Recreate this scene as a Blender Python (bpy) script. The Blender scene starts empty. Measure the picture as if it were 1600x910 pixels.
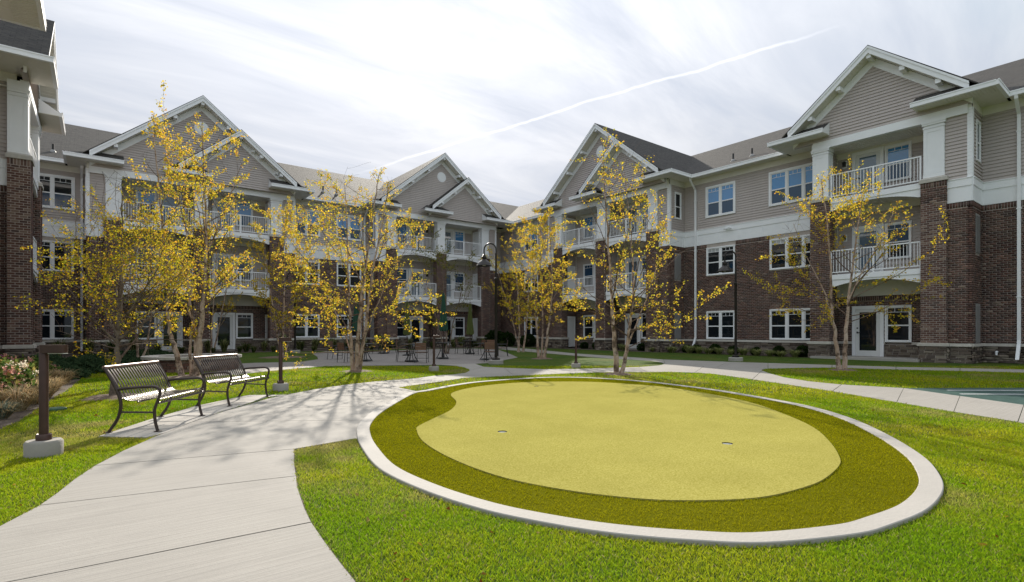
import bpy, math, random
import numpy as np
from mathutils import Vector
R_ = math.radians
random.seed(7)
rng = np.random.default_rng(7)
SC = bpy.context.scene
COL = SC.collection

# ------------------------------------------------------------------ camera
FPX, YH, CAMH = 834.0, 517.0, 1.2
cd = bpy.data.cameras.new('camera')
cam = bpy.data.objects.new('camera', cd)
COL.objects.link(cam)
cd.sensor_width = 36.0
cd.lens = FPX / 1600 * 36
cd.shift_y = (YH - 455.0) / 1600
cd.clip_start = 0.05
cd.clip_end = 2000
AX, AY = 0.7887, 0.6147            # court axes as seen by the camera
cam.location = (0, 0, CAMH)
cam.rotation_euler = (R_(90), 0, -math.atan2(AY, AX))
SC.camera = cam

# ------------------------------------------------------------------ light
SUN_DIR = Vector((0.455, 0.890, 0)).normalized()
SUN_EL = R_(28)
sv = Vector((SUN_DIR.x * math.cos(SUN_EL), SUN_DIR.y * math.cos(SUN_EL), math.sin(SUN_EL)))
sl = bpy.data.lights.new('sun', 'SUN')
sl.energy = 3.9
sl.angle = R_(0.6)
sl.color = (1.0, 0.93, 0.82)
so = bpy.data.objects.new('sun', sl)
COL.objects.link(so)
so.rotation_euler = (-sv).to_track_quat('-Z', 'Y').to_euler()

W = bpy.data.worlds.new('World')
SC.world = W
W.use_nodes = True
wt = W.node_tree
for n in list(wt.nodes):
    wt.nodes.remove(n)


def NN(t, kind, **kw):
    n = t.nodes.new(kind)
    for k, v in kw.items():
        setattr(n, k, v)
    return n


def lk(t, a, b):
    t.links.new(a, b)


def mathn(t, op, a, b=None, c=None, clamp=False):
    n = t.nodes.new('ShaderNodeMath')
    n.operation = op
    n.use_clamp = clamp
    for i, v in enumerate((a, b, c)):
        if v is None:
            continue
        if isinstance(v, (int, float)):
            n.inputs[i].default_value = v
        else:
            t.links.new(v, n.inputs[i])
    return n.outputs[0]


def mixc(t, fac, a, b):
    n = t.nodes.new('ShaderNodeMix')
    n.data_type = 'RGBA'
    for i, v in ((0, fac), (6, a), (7, b)):
        if isinstance(v, (int, float)):
            n.inputs[i].default_value = v
        elif isinstance(v, tuple):
            n.inputs[i].default_value = (*v[:3], 1)
        else:
            t.links.new(v, n.inputs[i])
    return n.outputs[2]


def ramp(t, src, stops):
    n = t.nodes.new('ShaderNodeValToRGB')
    e = n.color_ramp.elements
    while len(e) < len(stops):
        e.new(0.5)
    for i, (p, c) in enumerate(stops):
        e[i].position = p
        e[i].color = (c, c, c, 1) if isinstance(c, (int, float)) else (*c[:3], 1)
    t.links.new(src, n.inputs[0])
    return n.outputs[0]


def noise(t, vec, scale, detail=4, rough=0.6, dist=0.0):
    n = t.nodes.new('ShaderNodeTexNoise')
    n.inputs['Scale'].default_value = scale
    n.inputs['Detail'].default_value = detail
    n.inputs['Roughness'].default_value = rough
    n.inputs['Distortion'].default_value = dist
    if vec is not None:
        t.links.new(vec, n.inputs['Vector'])
    return n.outputs[0]


def vmap(t, vec, scale=(1, 1, 1), rot=(0, 0, 0), loc=(0, 0, 0)):
    n = t.nodes.new('ShaderNodeMapping')
    n.inputs['Scale'].default_value = scale
    n.inputs['Rotation'].default_value = rot
    n.inputs['Location'].default_value = loc
    t.links.new(vec, n.inputs['Vector'])
    return n.outputs[0]


def dotn(t, vec, c):
    n = t.nodes.new('ShaderNodeVectorMath')
    n.operation = 'DOT_PRODUCT'
    t.links.new(vec, n.inputs[0])
    n.inputs[1].default_value = c
    return n.outputs['Value']


def pxdir(x, y):
    X, Z = (x - 800) / FPX, (YH - y) / FPX
    return Vector((X * AX + AY, -X * AY + AX, Z)).normalized()


sky = NN(wt, 'ShaderNodeTexSky', sky_type='NISHITA', sun_disc=False)
sky.sun_elevation = SUN_EL
sky.sun_rotation = math.atan2(SUN_DIR.x, SUN_DIR.y)
sky.air_density = 1.0
sky.dust_density = 1.0
sky.ozone_density = 1.0
tc = NN(wt, 'ShaderNodeTexCoord')
dv = tc.outputs['Generated']
# thin cirrus: streaky veil that scatters sunlight forward
sep = NN(wt, 'ShaderNodeSeparateXYZ')
lk(wt, dv, sep.inputs[0])
zc = mathn(wt, 'MAXIMUM', sep.outputs[2], 0.04)
zc = mathn(wt, 'ADD', zc, 0.12)
cx = mathn(wt, 'DIVIDE', sep.outputs[0], zc)
cy = mathn(wt, 'DIVIDE', sep.outputs[1], zc)
cmb = NN(wt, 'ShaderNodeCombineXYZ')
lk(wt, cx, cmb.inputs[0])
lk(wt, cy, cmb.inputs[1])
cv = vmap(wt, cmb.outputs[0], scale=(0.55, 1.7, 1), rot=(0, 0, R_(38)))
n1 = noise(wt, cv, 1.3, 7, 0.62, 0.6)
n2 = noise(wt, cmb.outputs[0], 0.5, 4, 0.55, 0.3)
veil = mathn(wt, 'ADD', mathn(wt, 'MULTIPLY', n1, 0.65), mathn(wt, 'MULTIPLY', n2, 0.5))
veil = ramp(wt, veil, [(0.40, 0.42), (0.64, 1.0)])
cosS = dotn(wt, dv, tuple(sv))
cosS = mathn(wt, 'MAXIMUM', cosS, 0.0)
glow = mathn(wt, 'POWER', cosS, 7.0)
glow2 = mathn(wt, 'POWER', cosS, 1.2)
cover = mathn(wt, 'ADD', mathn(wt, 'MULTIPLY', glow2, 0.06), 0.92)
cover = mathn(wt, 'MULTIPLY', cover, veil)
# overcast-like veil: brighter towards the zenith
zen = mathn(wt, 'ADD', mathn(wt, 'MULTIPLY', mathn(wt, 'MAXIMUM', sep.outputs[2], 0.0), 2.7), 1.0)
cbri = mathn(wt, 'ADD', mathn(wt, 'MULTIPLY', glow, 1.0), mathn(wt, 'MULTIPLY', mathn(wt, 'MULTIPLY', zen, 1.94), mathn(wt, 'ADD', mathn(wt, 'MULTIPLY', n1, 0.7), 0.62)))
ccol = NN(wt, 'ShaderNodeCombineXYZ')
lk(wt, mathn(wt, 'MULTIPLY', cbri, mathn(wt, 'ADD', mathn(wt, 'MULTIPLY', glow2, 0.07), 0.90)), ccol.inputs[0])
lk(wt, mathn(wt, 'MULTIPLY', cbri, 0.985), ccol.inputs[1])
lk(wt, mathn(wt, 'MULTIPLY', cbri, 1.045), ccol.inputs[2])
smn = NN(wt, 'ShaderNodeVectorMath', operation='MINIMUM')
lk(wt, sky.outputs[0], smn.inputs[0])
smn.inputs[1].default_value = (2.5, 2.95, 3.8)
skyc = mixc(wt, cover, smn.outputs[0], ccol.outputs[0])
# contrail along a great circle
pa, pb = pxdir(640, 246), pxdir(1250, 60)
cn = pa.cross(pb).normalized()
mid = pxdir(900, 165)
wob = mathn(wt, 'MULTIPLY', mathn(wt, 'SUBTRACT', noise(wt, dv, 9, 4, 0.6), 0.5), 0.014)
dd = mathn(wt, 'ABSOLUTE', mathn(wt, 'ADD', dotn(wt, dv, tuple(cn)), wob))
line = ramp(wt, mathn(wt, 'MULTIPLY', dd, 60), [(0.0, 1.0), (0.17, 0.0)])
near = ramp(wt, dotn(wt, dv, tuple(mid)), [(0.92, 0.0), (0.962, 1.0)])
trail = mathn(wt, 'MULTIPLY', mathn(wt, 'MULTIPLY', line, near), mathn(wt, 'ADD', noise(wt, dv, 22, 3, 0.6), 0.25))
skyc = mixc(wt, mathn(wt, 'MULTIPLY', trail, 0.42, clamp=True), skyc, (8.6, 8.6, 8.8))
bg = NN(wt, 'ShaderNodeBackground')
bg.inputs['Strength'].default_value = 0.12
lk(wt, skyc, bg.inputs[0])
wo = NN(wt, 'ShaderNodeOutputWorld')
lk(wt, bg.outputs[0], wo.inputs[0])

SC.view_settings.view_transform = 'Standard'
SC.view_settings.look = 'None'
SC.view_settings.exposure = 0.82
SC.view_settings.gamma = 1
SC.view_settings.use_curve_mapping = False
SC.render.engine = 'CYCLES'
SC.cycles.max_bounces = 8
SC.cycles.transparent_max_bounces = 16


# ------------------------------------------------------------------ materials
def mat(name, col=(0.5, 0.5, 0.5), rough=0.6, metal=0.0, ior=None):
    m = bpy.data.materials.new(name)
    m.use_nodes = True
    b = m.node_tree.nodes['Principled BSDF']
    b.inputs['Base Color'].default_value = (*col, 1)
    b.inputs['Roughness'].default_value = rough
    b.inputs['Metallic'].default_value = metal
    if ior:
        b.inputs['IOR'].default_value = ior
    return m, m.node_tree, b


def bump(t, b, h, strength=0.3, dist=0.01):
    n = t.nodes.new('ShaderNodeBump')
    n.inputs['Strength'].default_value = strength
    n.inputs['Distance'].default_value = dist
    t.links.new(h, n.inputs['Height'])
    t.links.new(n.outputs[0], b.inputs['Normal'])


def objco(t):
    return NN(t, 'ShaderNodeTexCoord').outputs['Object']


def geoco(t):
    return NN(t, 'ShaderNodeNewGeometry').outputs['Position']


def attr(t, name='col'):
    return NN(t, 'ShaderNodeAttribute', attribute_name=name).outputs['Color']


def noisy(name, c0, c1, scale, rough=0.7, metal=0.0, bs=0.15, bscale=None, detail=5, squash=None):
    m, t, b = mat(name, c0, rough, metal)
    p = geoco(t)
    if squash:
        p = vmap(t, p, scale=squash)
    f = ramp(t, noise(t, p, scale, detail), [(0.3, 0.0), (0.7, 1.0)])
    lk(t, mixc(t, f, c0, c1), b.inputs['Base Color'])
    if bs:
        bump(t, b, noise(t, p, bscale or scale * 4, 4), bs, 0.01)
    return m


M = {}
M['white'] = noisy('white_trim', (0.90, 0.90, 0.91), (0.86, 0.86, 0.87), 2.5, 0.45, bs=0.03)
M['cream'] = noisy('cream_trim', (0.80, 0.77, 0.70), (0.74, 0.71, 0.64), 2.5, 0.5, bs=0.03)
M['caststone'] = noisy('cast_stone', (0.55, 0.51, 0.45), (0.45, 0.42, 0.37), 9, 0.8, bs=0.2)
M['louver'] = noisy('louver_grey', (0.30, 0.29, 0.28), (0.26, 0.25, 0.24), 5, 0.5, bs=0.02)


def mk_siding():
    m, t, b = mat('siding', (0.35, 0.30, 0.275), 0.6)
    oi = NN(t, 'ShaderNodeObjectInfo')
    p = geoco(t)
    n = noise(t, vmap(t, p, scale=(1.2, 1.2, 14)), 3, 4)
    c = mixc(t, n, (0.54, 0.475, 0.445), (0.48, 0.42, 0.39))
    c = mixc(t, mathn(t, 'MULTIPLY', oi.outputs['Random'], 0.25), c, (0.45, 0.39, 0.365))
    wst = noise(t, vmap(t, p, scale=(1.6, 1.6, 0.16)), 2.4, 6, 0.7)
    c = mixc(t, ramp(t, wst, [(0.45, 0.0), (0.75, 0.30)]), c, (0.36, 0.32, 0.30))
    lk(t, c, b.inputs['Base Color'])
    bump(t, b, noise(t, vmap(t, p, scale=(4, 4, 60)), 6, 3), 0.06, 0.005)
    return m


M['siding'] = mk_siding()


def mk_attr(name, rough, nscale=30, amt=0.35, bs=0.3, spec=None):
    m, t, b = mat(name, (0.3, 0.3, 0.3), rough)
    p = geoco(t)
    n = noise(t, p, nscale, 4)
    c = mixc(t, mathn(t, 'MULTIPLY', n, amt), attr(t), (0.02, 0.018, 0.016))
    big = noise(t, p, 0.8, 5, 0.65)
    c = mixc(t, ramp(t, big, [(0.42, 0.0), (0.70, 0.38)]), c, (0.20, 0.155, 0.13))
    lk(t, c, b.inputs['Base Color'])
    if bs:
        bump(t, b, n, bs, 0.006)
    if spec is not None:
        b.inputs['Specular IOR Level'].default_value = spec
    return m


M['brick'] = mk_attr('brick', 0.8, 40, 0.3, spec=0.3)
M['stone'] = mk_attr('stone_veneer', 0.85, 16, 0.45, 0.5, spec=0.3)
M['mortar'] = noisy('mortar', (0.50, 0.44, 0.39), (0.42, 0.36, 0.32), 6, 0.9, bs=0.2, bscale=60)


def mk_brickobj():
    m, t, b = mat('brick_single', (0.1, 0.06, 0.05), 0.8)
    oi = NN(t, 'ShaderNodeObjectInfo')
    n = noise(t, geoco(t), 40, 4)
    c = ramp(t, oi.outputs['Random'], [(0.0, (0.115, 0.055, 0.043)), (0.35, (0.17, 0.085, 0.064)), (0.6, (0.085, 0.050, 0.044)), (0.8, (0.22, 0.122, 0.092)), (1.0, (0.28, 0.20, 0.155))])
    lk(t, mixc(t, mathn(t, 'MULTIPLY', n, 0.3), c, (0.02, 0.018, 0.016)), b.inputs['Base Color'])
    bump(t, b, n, 0.3, 0.006)
    b.inputs['Specular IOR Level'].default_value = 0.3
    return m


M['brick1'] = mk_brickobj()


def mk_stoneobj():
    m, t, b = mat('stone_single', (0.2, 0.16, 0.13), 0.85)
    oi = NN(t, 'ShaderNodeObjectInfo')
    n = noise(t, geoco(t), 14, 5)
    c = ramp(t, oi.outputs['Random'], [(0.0, (0.10, 0.075, 0.06)), (0.3, (0.20, 0.15, 0.115)), (0.55, (0.13, 0.10, 0.085)), (0.8, (0.27, 0.22, 0.17)), (1.0, (0.34, 0.29, 0.23))])
    lk(t, mixc(t, mathn(t, 'MULTIPLY', n, 0.55), c, (0.04, 0.035, 0.03)), b.inputs['Base Color'])
    bump(t, b, n, 0.6, 0.02)
    b.inputs['Specular IOR Level'].default_value = 0.3
    return m


M['stone1'] = mk_stoneobj()


def mk_shingle():
    m, t, b = mat('shingle', (0.1, 0.1, 0.1), 0.85)
    uv = NN(t, 'ShaderNodeTexCoord').outputs['UV']
    br = NN(t, 'ShaderNodeTexBrick')
    br.inputs['Scale'].default_value = 1.0
    br.inputs['Mortar Size'].default_value = 0.012
    br.inputs['Brick Width'].default_value = 0.33
    br.inputs['Row Height'].default_value = 0.145
    br.offset = 0.37
    br.inputs['Color1'].default_value = (0.042, 0.041, 0.041, 1)
    br.inputs['Color2'].default_value = (0.085, 0.078, 0.071, 1)
    br.inputs['Mortar'].default_value = (0.028, 0.027, 0.027, 1)
    lk(t, uv, br.inputs['Vector'])
    n = noise(t, vmap(t, uv, scale=(2.2, 6.5, 1)), 1.6, 6, 0.75)
    c = mixc(t, ramp(t, n, [(0.40, 0.0), (0.62, 0.75)]), br.outputs['Color'], (0.105, 0.095, 0.084))
    g = noise(t, geoco(t), 90, 2)
    c = mixc(t, mathn(t, 'MULTIPLY', g, 0.3), c, (0.05, 0.05, 0.05))
    lk(t, c, b.inputs['Base Color'])
    # courses stand proud at their lower edge
    sp = NN(t, 'ShaderNodeSeparateXYZ')
    lk(t, uv, sp.inputs[0])
    saw = mathn(t, 'FRACT', mathn(t, 'DIVIDE', sp.outputs[1], 0.145))
    saw = mathn(t, 'SUBTRACT', 1.0, saw)
    hh = mathn(t, 'ADD', mathn(t, 'MULTIPLY', saw, 0.8), mathn(t, 'MULTIPLY', br.outputs['Fac'], -0.6))
    hh = mathn(t, 'ADD', hh, mathn(t, 'MULTIPLY', g, 0.3))
    bump(t, b, hh, 0.7, 0.012)
    b.inputs['Specular IOR Level'].default_value = 0.08
    return m


M['shingle'] = mk_shingle()


def mk_glass(name, col, ior, rough=0.02, wav=0.02):
    m, t, b = mat(name, col, rough, 0.0, ior)
    bump(t, b, noise(t, geoco(t), 1.3, 2), wav, 0.03)
    return m


M['glass_sky'] = mk_glass('glass_painted_sky', (0.045, 0.24, 0.54), 1.9)  # upper panes: blue sky reflection painted into the base colour
M['glass_mid'] = mk_glass('glass_screened', (0.025, 0.065, 0.125), 1.6, 0.12)
M['glass_lo'] = mk_glass('glass_dark', (0.010, 0.014, 0.018), 1.5)
M['glass_door'] = mk_glass('glass_door', (0.10, 0.16, 0.22), 1.9)
M['blind'] = mk_glass('blind_behind_glass', (0.42, 0.43, 0.43), 1.5)
M['door'] = noisy('door_paint', (0.76, 0.76, 0.75), (0.72, 0.72, 0.71), 3, 0.4, bs=0.02)
M['black'] = noisy('black_metal', (0.012, 0.012, 0.012), (0.02, 0.02, 0.02), 20, 0.45, bs=0.05)
M['bronze'] = noisy('bronze_paint', (0.060, 0.030, 0.022), (0.075, 0.038, 0.028), 20, 0.38, 0.3, bs=0.04)
M['lampbronze'] = noisy('lamp_bronze', (0.020, 0.016, 0.014), (0.03, 0.024, 0.02), 18, 0.4, 0.4, bs=0.04)
M['steel'] = noisy('bench_slat', (0.13, 0.11, 0.10), (0.10, 0.085, 0.075), 40, 0.36, 0.7, bs=0.03)
M['rust'] = noisy('frame_bronze', (0.050, 0.036, 0.030), (0.065, 0.045, 0.036), 30, 0.35, 0.4, bs=0.05)
M['toprail'] = noisy('worn_toprail', (0.30, 0.20, 0.155), (0.24, 0.16, 0.13), 25, 0.4, 0.3, bs=0.04)
M['lens'] = noisy('lamp_lens', (0.7, 0.68, 0.62), (0.65, 0.63, 0.58), 10, 0.4, bs=0.0)
M['wood'] = noisy('slat_wood', (0.20, 0.105, 0.06), (0.14, 0.075, 0.045), 20, 0.55, bs=0.1, squash=(1, 1, 6))
M['umb_green'] = noisy('umbrella_green', (0.018, 0.075, 0.045), (0.012, 0.055, 0.033), 12, 0.85, bs=0.1)
M['umb_lime'] = noisy('umbrella_lime', (0.085, 0.10, 0.018), (0.065, 0.08, 0.015), 12, 0.85, bs=0.1)
M['mulch'] = noisy('mulch', (0.10, 0.065, 0.045), (0.20, 0.14, 0.10), 25, 0.95, bs=0.9, bscale=40)
M['soil'] = noisy('bed_soil', (0.055, 0.040, 0.030), (0.10, 0.07, 0.05), 14, 0.95, bs=0.8, bscale=40)
M['cupwhite'] = noisy('cup_white', (0.75, 0.75, 0.73), (0.7, 0.7, 0.68), 8, 0.4, bs=0)
M['valve'] = noisy('valve_plastic', (0.03, 0.08, 0.04), (0.04, 0.10, 0.05), 12, 0.5, bs=0.02)
M['dark'] = noisy('cup_dark', (0.015, 0.015, 0.015), (0.02, 0.02, 0.02), 8, 0.9, bs=0)


def mk_concrete(name, c0, c1, broom=True, rot=0.0):
    m, t, b = mat(name, c0, 0.85)
    p = geoco(t)
    n = noise(t, p, 1.1, 6, 0.65)
    n2 = noise(t, p, 45, 3, 0.6)
    c = mixc(t, ramp(t, n, [(0.3, 0.0), (0.75, 1.0)]), c0, c1)
    oi = NN(t, 'ShaderNodeObjectInfo')
    c = mixc(t, mathn(t, 'MULTIPLY', oi.outputs['Random'], 0.35), c, tuple(v * 0.78 for v in c0))
    hh = n2
    if broom:
        pr = vmap(t, p, rot=(0, 0, rot), scale=(0.35, 34, 1))
        s = noise(t, pr, 2.2, 4, 0.7)
        c = mixc(t, ramp(t, s, [(0.36, 0.75), (0.58, 0.0)]), c, tuple(v * 0.66 for v in c0))
        hh = mathn(t, 'ADD', mathn(t, 'MULTIPLY', s, 1.0), mathn(t, 'MULTIPLY', n2, 0.3))
    st = noise(t, vmap(t, p, loc=(7, 3, 0)), 0.45, 6, 0.7, 0.6)
    c = mixc(t, ramp(t, st, [(0.50, 0.0), (0.72, 0.42)]), c, tuple(v * 0.60 for v in c0))
    sp = noise(t, p, 120, 2, 0.5)
    c = mixc(t, ramp(t, sp, [(0.62, 0.0), (0.72, 0.35)]), c, tuple(v * 0.6 for v in c0))
    lk(t, c, b.inputs['Base Color'])
    bump(t, b, hh, 0.6, 0.006)
    b.inputs['Specular IOR Level'].default_value = 0.3
    return m


M['concrete'] = mk_concrete('broom_concrete', (0.355, 0.328, 0.292), (0.295, 0.272, 0.242), True, R_(-8))
M['concrete2'] = mk_concrete('smooth_concrete', (0.42, 0.39, 0.35), (0.34, 0.315, 0.285), False)
M['concrete3'] = mk_concrete('cast_footing', (0.36, 0.33, 0.29), (0.28, 0.255, 0.225), False)


def mk_paver():
    m, t, b = mat('paver', (0.2, 0.18, 0.17), 0.85)
    p = vmap(t, geoco(t), rot=(0, 0, R_(45)))
    br = NN(t, 'ShaderNodeTexBrick')
    br.inputs['Scale'].default_value = 1
    br.inputs['Brick Width'].default_value = 0.24
    br.inputs['Row Height'].default_value = 0.12
    br.inputs['Mortar Size'].default_value = 0.008
    br.inputs['Color1'].default_value = (0.22, 0.195, 0.18, 1)
    br.inputs['Color2'].default_value = (0.30, 0.27, 0.245, 1)
    br.inputs['Mortar'].default_value = (0.10, 0.09, 0.08, 1)
    lk(t, p, br.inputs['Vector'])
    n = noise(t, geoco(t), 1.5, 5)
    lk(t, mixc(t, mathn(t, 'MULTIPLY', n, 0.5), br.outputs['Color'], (0.17, 0.15, 0.14)), b.inputs['Base Color'])
    bump(t, b, br.outputs['Fac'], -0.4, 0.01)
    return m


M['paver'] = mk_paver()


def mk_lawn():
    m, t, b = mat('lawn_soil', (0.05, 0.08, 0.015), 0.95)
    p = geoco(t)
    a = noise(t, p, 0.7, 6, 0.7)
    c = mixc(t, ramp(t, a, [(0.38, 0.0), (0.66, 1.0)]), (0.050, 0.105, 0.010), (0.105, 0.125, 0.018))
    d = noise(t, p, 55, 4, 0.7)
    c = mixc(t, ramp(t, d, [(0.35, 0.6), (0.6, 0.0)]), c, (0.020, 0.035, 0.006))
    br = noise(t, vmap(t, p, loc=(4, 9, 0)), 0.9, 5, 0.75)
    c = mixc(t, ramp(t, br, [(0.56, 0.0), (0.75, 0.6)]), c, (0.15, 0.12, 0.045))
    lk(t, c, b.inputs['Base Color'])
    bump(t, b, d, 0.9, 0.03)
    b.inputs['Specular IOR Level'].default_value = 0.15
    return m


M['lawn'] = mk_lawn()


def mk_blade(name, trans, rough=0.6):
    m = bpy.data.materials.new(name)
    m.use_nodes = True
    t = m.node_tree
    b = t.nodes['Principled BSDF']
    b.inputs['Roughness'].default_value = rough
    b.inputs['Specular IOR Level'].default_value = 0.0
    c = attr(t)
    lk(t, c, b.inputs['Base Color'])
    tr = NN(t, 'ShaderNodeBsdfTranslucent')
    lk(t, c, tr.inputs[0])
    mx = NN(t, 'ShaderNodeMixShader')
    mx.inputs[0].default_value = trans
    lk(t, b.outputs[0], mx.inputs[1])
    lk(t, tr.outputs[0], mx.inputs[2])
    lk(t, mx.outputs[0], t.nodes['Material Output'].inputs[0])
    return m


M['blade'] = mk_blade('grass_blade', 0.5)
M['leaf'] = mk_blade('leaf', 0.6, 0.45)
M['turfblade'] = mk_blade('turf_blade', 0.25)


def mk_turf(name, c0, c1, sc):
    m, t, b = mat(name, c0, 0.9)
    p = geoco(t)
    a = noise(t, p, sc, 3, 0.7)
    bb = noise(t, p, 1.2, 4, 0.6)
    c = mixc(t, ramp(t, a, [(0.36, 0.0), (0.64, 1.0)]), c0, c1)
    c = mixc(t, ramp(t, bb, [(0.35, 0.0), (0.75, 0.30)]), c, tuple(v * 0.72 for v in c0))
    c = mixc(t, ramp(t, noise(t, vmap(t, p, scale=(1, 0.25, 1), rot=(0, 0, 0.6)), 3.5, 5, 0.7), [(0.5, 0.0), (0.8, 0.25)]), c, tuple(v * 0.8 for v in c1))
    lk(t, c, b.inputs['Base Color'])
    bump(t, b, a, 0.5, 0.01)
    b.inputs['Specular IOR Level'].default_value = 0.0
    return m


M['green'] = mk_turf('putting_turf', (0.25, 0.225, 0.045), (0.40, 0.355, 0.105), 75)
M['fringe'] = mk_turf('fringe_base', (0.085, 0.085, 0.004), (0.13, 0.125, 0.008), 70)


def mk_court():
    m, t, b = mat('court_paint', (0.03, 0.1, 0.07), 0.5)
    p = geoco(t)
    n = noise(t, vmap(t, p, scale=(1, 3, 1)), 2.2, 6, 0.75)
    c = mixc(t, ramp(t, n, [(0.45, 0.0), (0.8, 0.55)]), (0.020, 0.060, 0.048), (0.085, 0.15, 0.125))
    lk(t, c, b.inputs['Base Color'])
    return m


M['court'] = mk_court()


def mk_bark(name, c0, c1, c2, sq):
    m, t, b = mat(name, c0, 0.85)
    p = geoco(t)
    n = noise(t, vmap(t, p, scale=sq), 7, 6, 0.7, 0.8)
    n2 = noise(t, p, 5, 4, 0.65)
    c = mixc(t, ramp(t, n, [(0.4, 0.0), (0.62, 1.0)]), c0, c1)
    c = mixc(t, ramp(t, n2, [(0.48, 0.0), (0.62, 0.9)]), c, c2)
    lk(t, c, b.inputs['Base Color'])
    bump(t, b, n, 0.9, 0.02)
    b.inputs['Specular IOR Level'].default_value = 0.2
    return m


M['birch'] = mk_bark('river_birch_bark', (0.38, 0.255, 0.18), (0.52, 0.41, 0.33), (0.10, 0.065, 0.045), (1, 1, 0.45))
M['twig'] = mk_bark('birch_twig', (0.13, 0.085, 0.06), (0.20, 0.14, 0.105), (0.09, 0.06, 0.045), (1, 1, 0.4))
M['bark'] = mk_bark('grey_bark', (0.16, 0.12, 0.09), (0.22, 0.17, 0.13), (0.07, 0.05, 0.04), (1, 1, 0.3))


# ------------------------------------------------------------------ mesh helpers
class F:
    """wall frame: s to the viewer's right along the wall, d out of the wall, z up"""

    def __init__(self, ox, oy, r, n):
        self.o, self.r, self.n = (ox, oy), r, n

    def p(self, s, d, z):
        return (self.o[0] + self.r[0] * s + self.n[0] * d, self.o[1] + self.r[1] * s + self.n[1] * d, z)


WORLD = F(0, 0, (1, 0), (0, 1))


class MB:
    def __init__(self, org=(0, 0, 0)):
        self.v, self.f, self.uv, self.o = [], [], {}, org

    def add(self, pts):
        i = len(self.v)
        self.v += [(p[0] - self.o[0], p[1] - self.o[1], p[2] - self.o[2]) for p in pts]
        return i

    def face(self, pts, uv=None):
        i = self.add(pts)
        if uv:
            self.uv[len(self.f)] = uv
        self.f.append(tuple(range(i, i + len(pts))))

    def hexa(self, P):
        i = self.add(P)
        for q in ((0, 1, 2, 3), (7, 6, 5, 4), (0, 4, 5, 1), (1, 5, 6, 2), (2, 6, 7, 3), (3, 7, 4, 0)):
            self.f.append(tuple(i + k for k in q))
        return self

    def box(self, fr, s0, s1, d0, d1, z0, z1):
        return self.hexa([fr.p(s0, d0, z0), fr.p(s1, d0, z0), fr.p(s1, d1, z0), fr.p(s0, d1, z0),
                          fr.p(s0, d0, z1), fr.p(s1, d0, z1), fr.p(s1, d1, z1), fr.p(s0, d1, z1)])

    def prism(self, fr, poly, d0, d1):
        """polygon in (s,z) extruded along d"""
        n = len(poly)
        i = self.add([fr.p(s, d0, z) for s, z in poly] + [fr.p(s, d1, z) for s, z in poly])
        self.f.append(tuple(i + k for k in range(n))[::-1])
        self.f.append(tuple(i + n + k for k in range(n)))
        for k in range(n):
            k2 = (k + 1) % n
            self.f.append((i + k, i + k2, i + n + k2, i + n + k))
        return self

    def slab(self, poly, z0, z1):
        n = len(poly)
        i = self.add([(x, y, z0) for x, y in poly] + [(x, y, z1) for x, y in poly])
        self.f.append(tuple(i + n + k for k in range(n)))
        self.f.append(tuple(i + k for k in range(n))[::-1])
        for k in range(n):
            k2 = (k + 1) % n
            self.f.append((i + k, i + k2, i + n + k2, i + n + k))
        return self

    def tube(self, pts, rad, n=8, cap=True):
        pts = [Vector(p) for p in pts]
        if not isinstance(rad, (list, tuple)):
            rad = [rad] * len(pts)
        rings = []
        ref = None
        for k, p in enumerate(pts):
            t = (pts[min(k + 1, len(pts) - 1)] - pts[max(k - 1, 0)])
            if t.length < 1e-9:
                t = Vector((0, 0, 1))
            t.normalize()
            if ref is None:
                ref = Vector((0, 0, 1)) if abs(t.z) < 0.9 else Vector((1, 0, 0))
            a = t.cross(ref)
            if a.length < 1e-5:
                a = t.cross(Vector((0.3, 0.8, 0.2)))
            a.normalize()
            bb = a.cross(t).normalized()
            ref = bb
            rings.append(self.add([tuple(p + (a * math.cos(2 * math.pi * j / n) + bb * math.sin(2 * math.pi * j / n)) * rad[k]) for j in range(n)]))
        for k in range(len(rings) - 1):
            for j in range(n):
                j2 = (j + 1) % n
                self.f.append((rings[k] + j, rings[k] + j2, rings[k + 1] + j2, rings[k + 1] + j))
        if cap:
            self.f.append(tuple(rings[0] + j for j in range(n))[::-1])
            self.f.append(tuple(rings[-1] + j for j in range(n)))
        return self

    def lathe(self, c, prof, n=20, z0=0.0):
        """profile of (r, z) about a vertical axis at c"""
        rings = []
        for r, z in prof:
            rings.append(self.add([(c[0] + r * math.cos(2 * math.pi * j / n), c[1] + r * math.sin(2 * math.pi * j / n), z0 + z) for j in range(n)]))
        for k in range(len(rings) - 1):
            for j in range(n):
                j2 = (j + 1) % n
                self.f.append((rings[k] + j, rings[k] + j2, rings[k + 1] + j2, rings[k + 1] + j))
        self.f.append(tuple(rings[0] + j for j in range(n))[::-1])
        self.f.append(tuple(rings[-1] + j for j in range(n)))
        return self

    def mesh(self, name, m, smooth=False):
        me = bpy.data.meshes.new(name)
        me.from_pydata(self.v, [], self.f)
        if self.uv:
            ul = me.uv_layers.new(name='UVMap')
            for pi, uv in self.uv.items():
                po = me.polygons[pi]
                for k, li in enumerate(po.loop_indices):
                    ul.data[li].uv = uv[k]
        if m is not None:
            me.materials.append(m)
        if smooth:
            me.polygons.foreach_set('use_smooth', [True] * len(me.polygons))
            try:
                me.set_sharp_from_angle(angle=R_(40))
            except Exception:
                pass
        me.update()
        return me

    def build(self, name, m, parent=None, smooth=False):
        o = bpy.data.objects.new(name, self.mesh(name, m, smooth))
        COL.objects.link(o)
        if parent is not None:
            o.parent = parent
        return o


def tag(o, label=None, cat=None, group=None, kind=None):
    if label:
        o['label'] = label
    if cat:
        o['category'] = cat
    if group:
        o['group'] = group
    if kind:
        o['kind'] = kind
    return o


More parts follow.
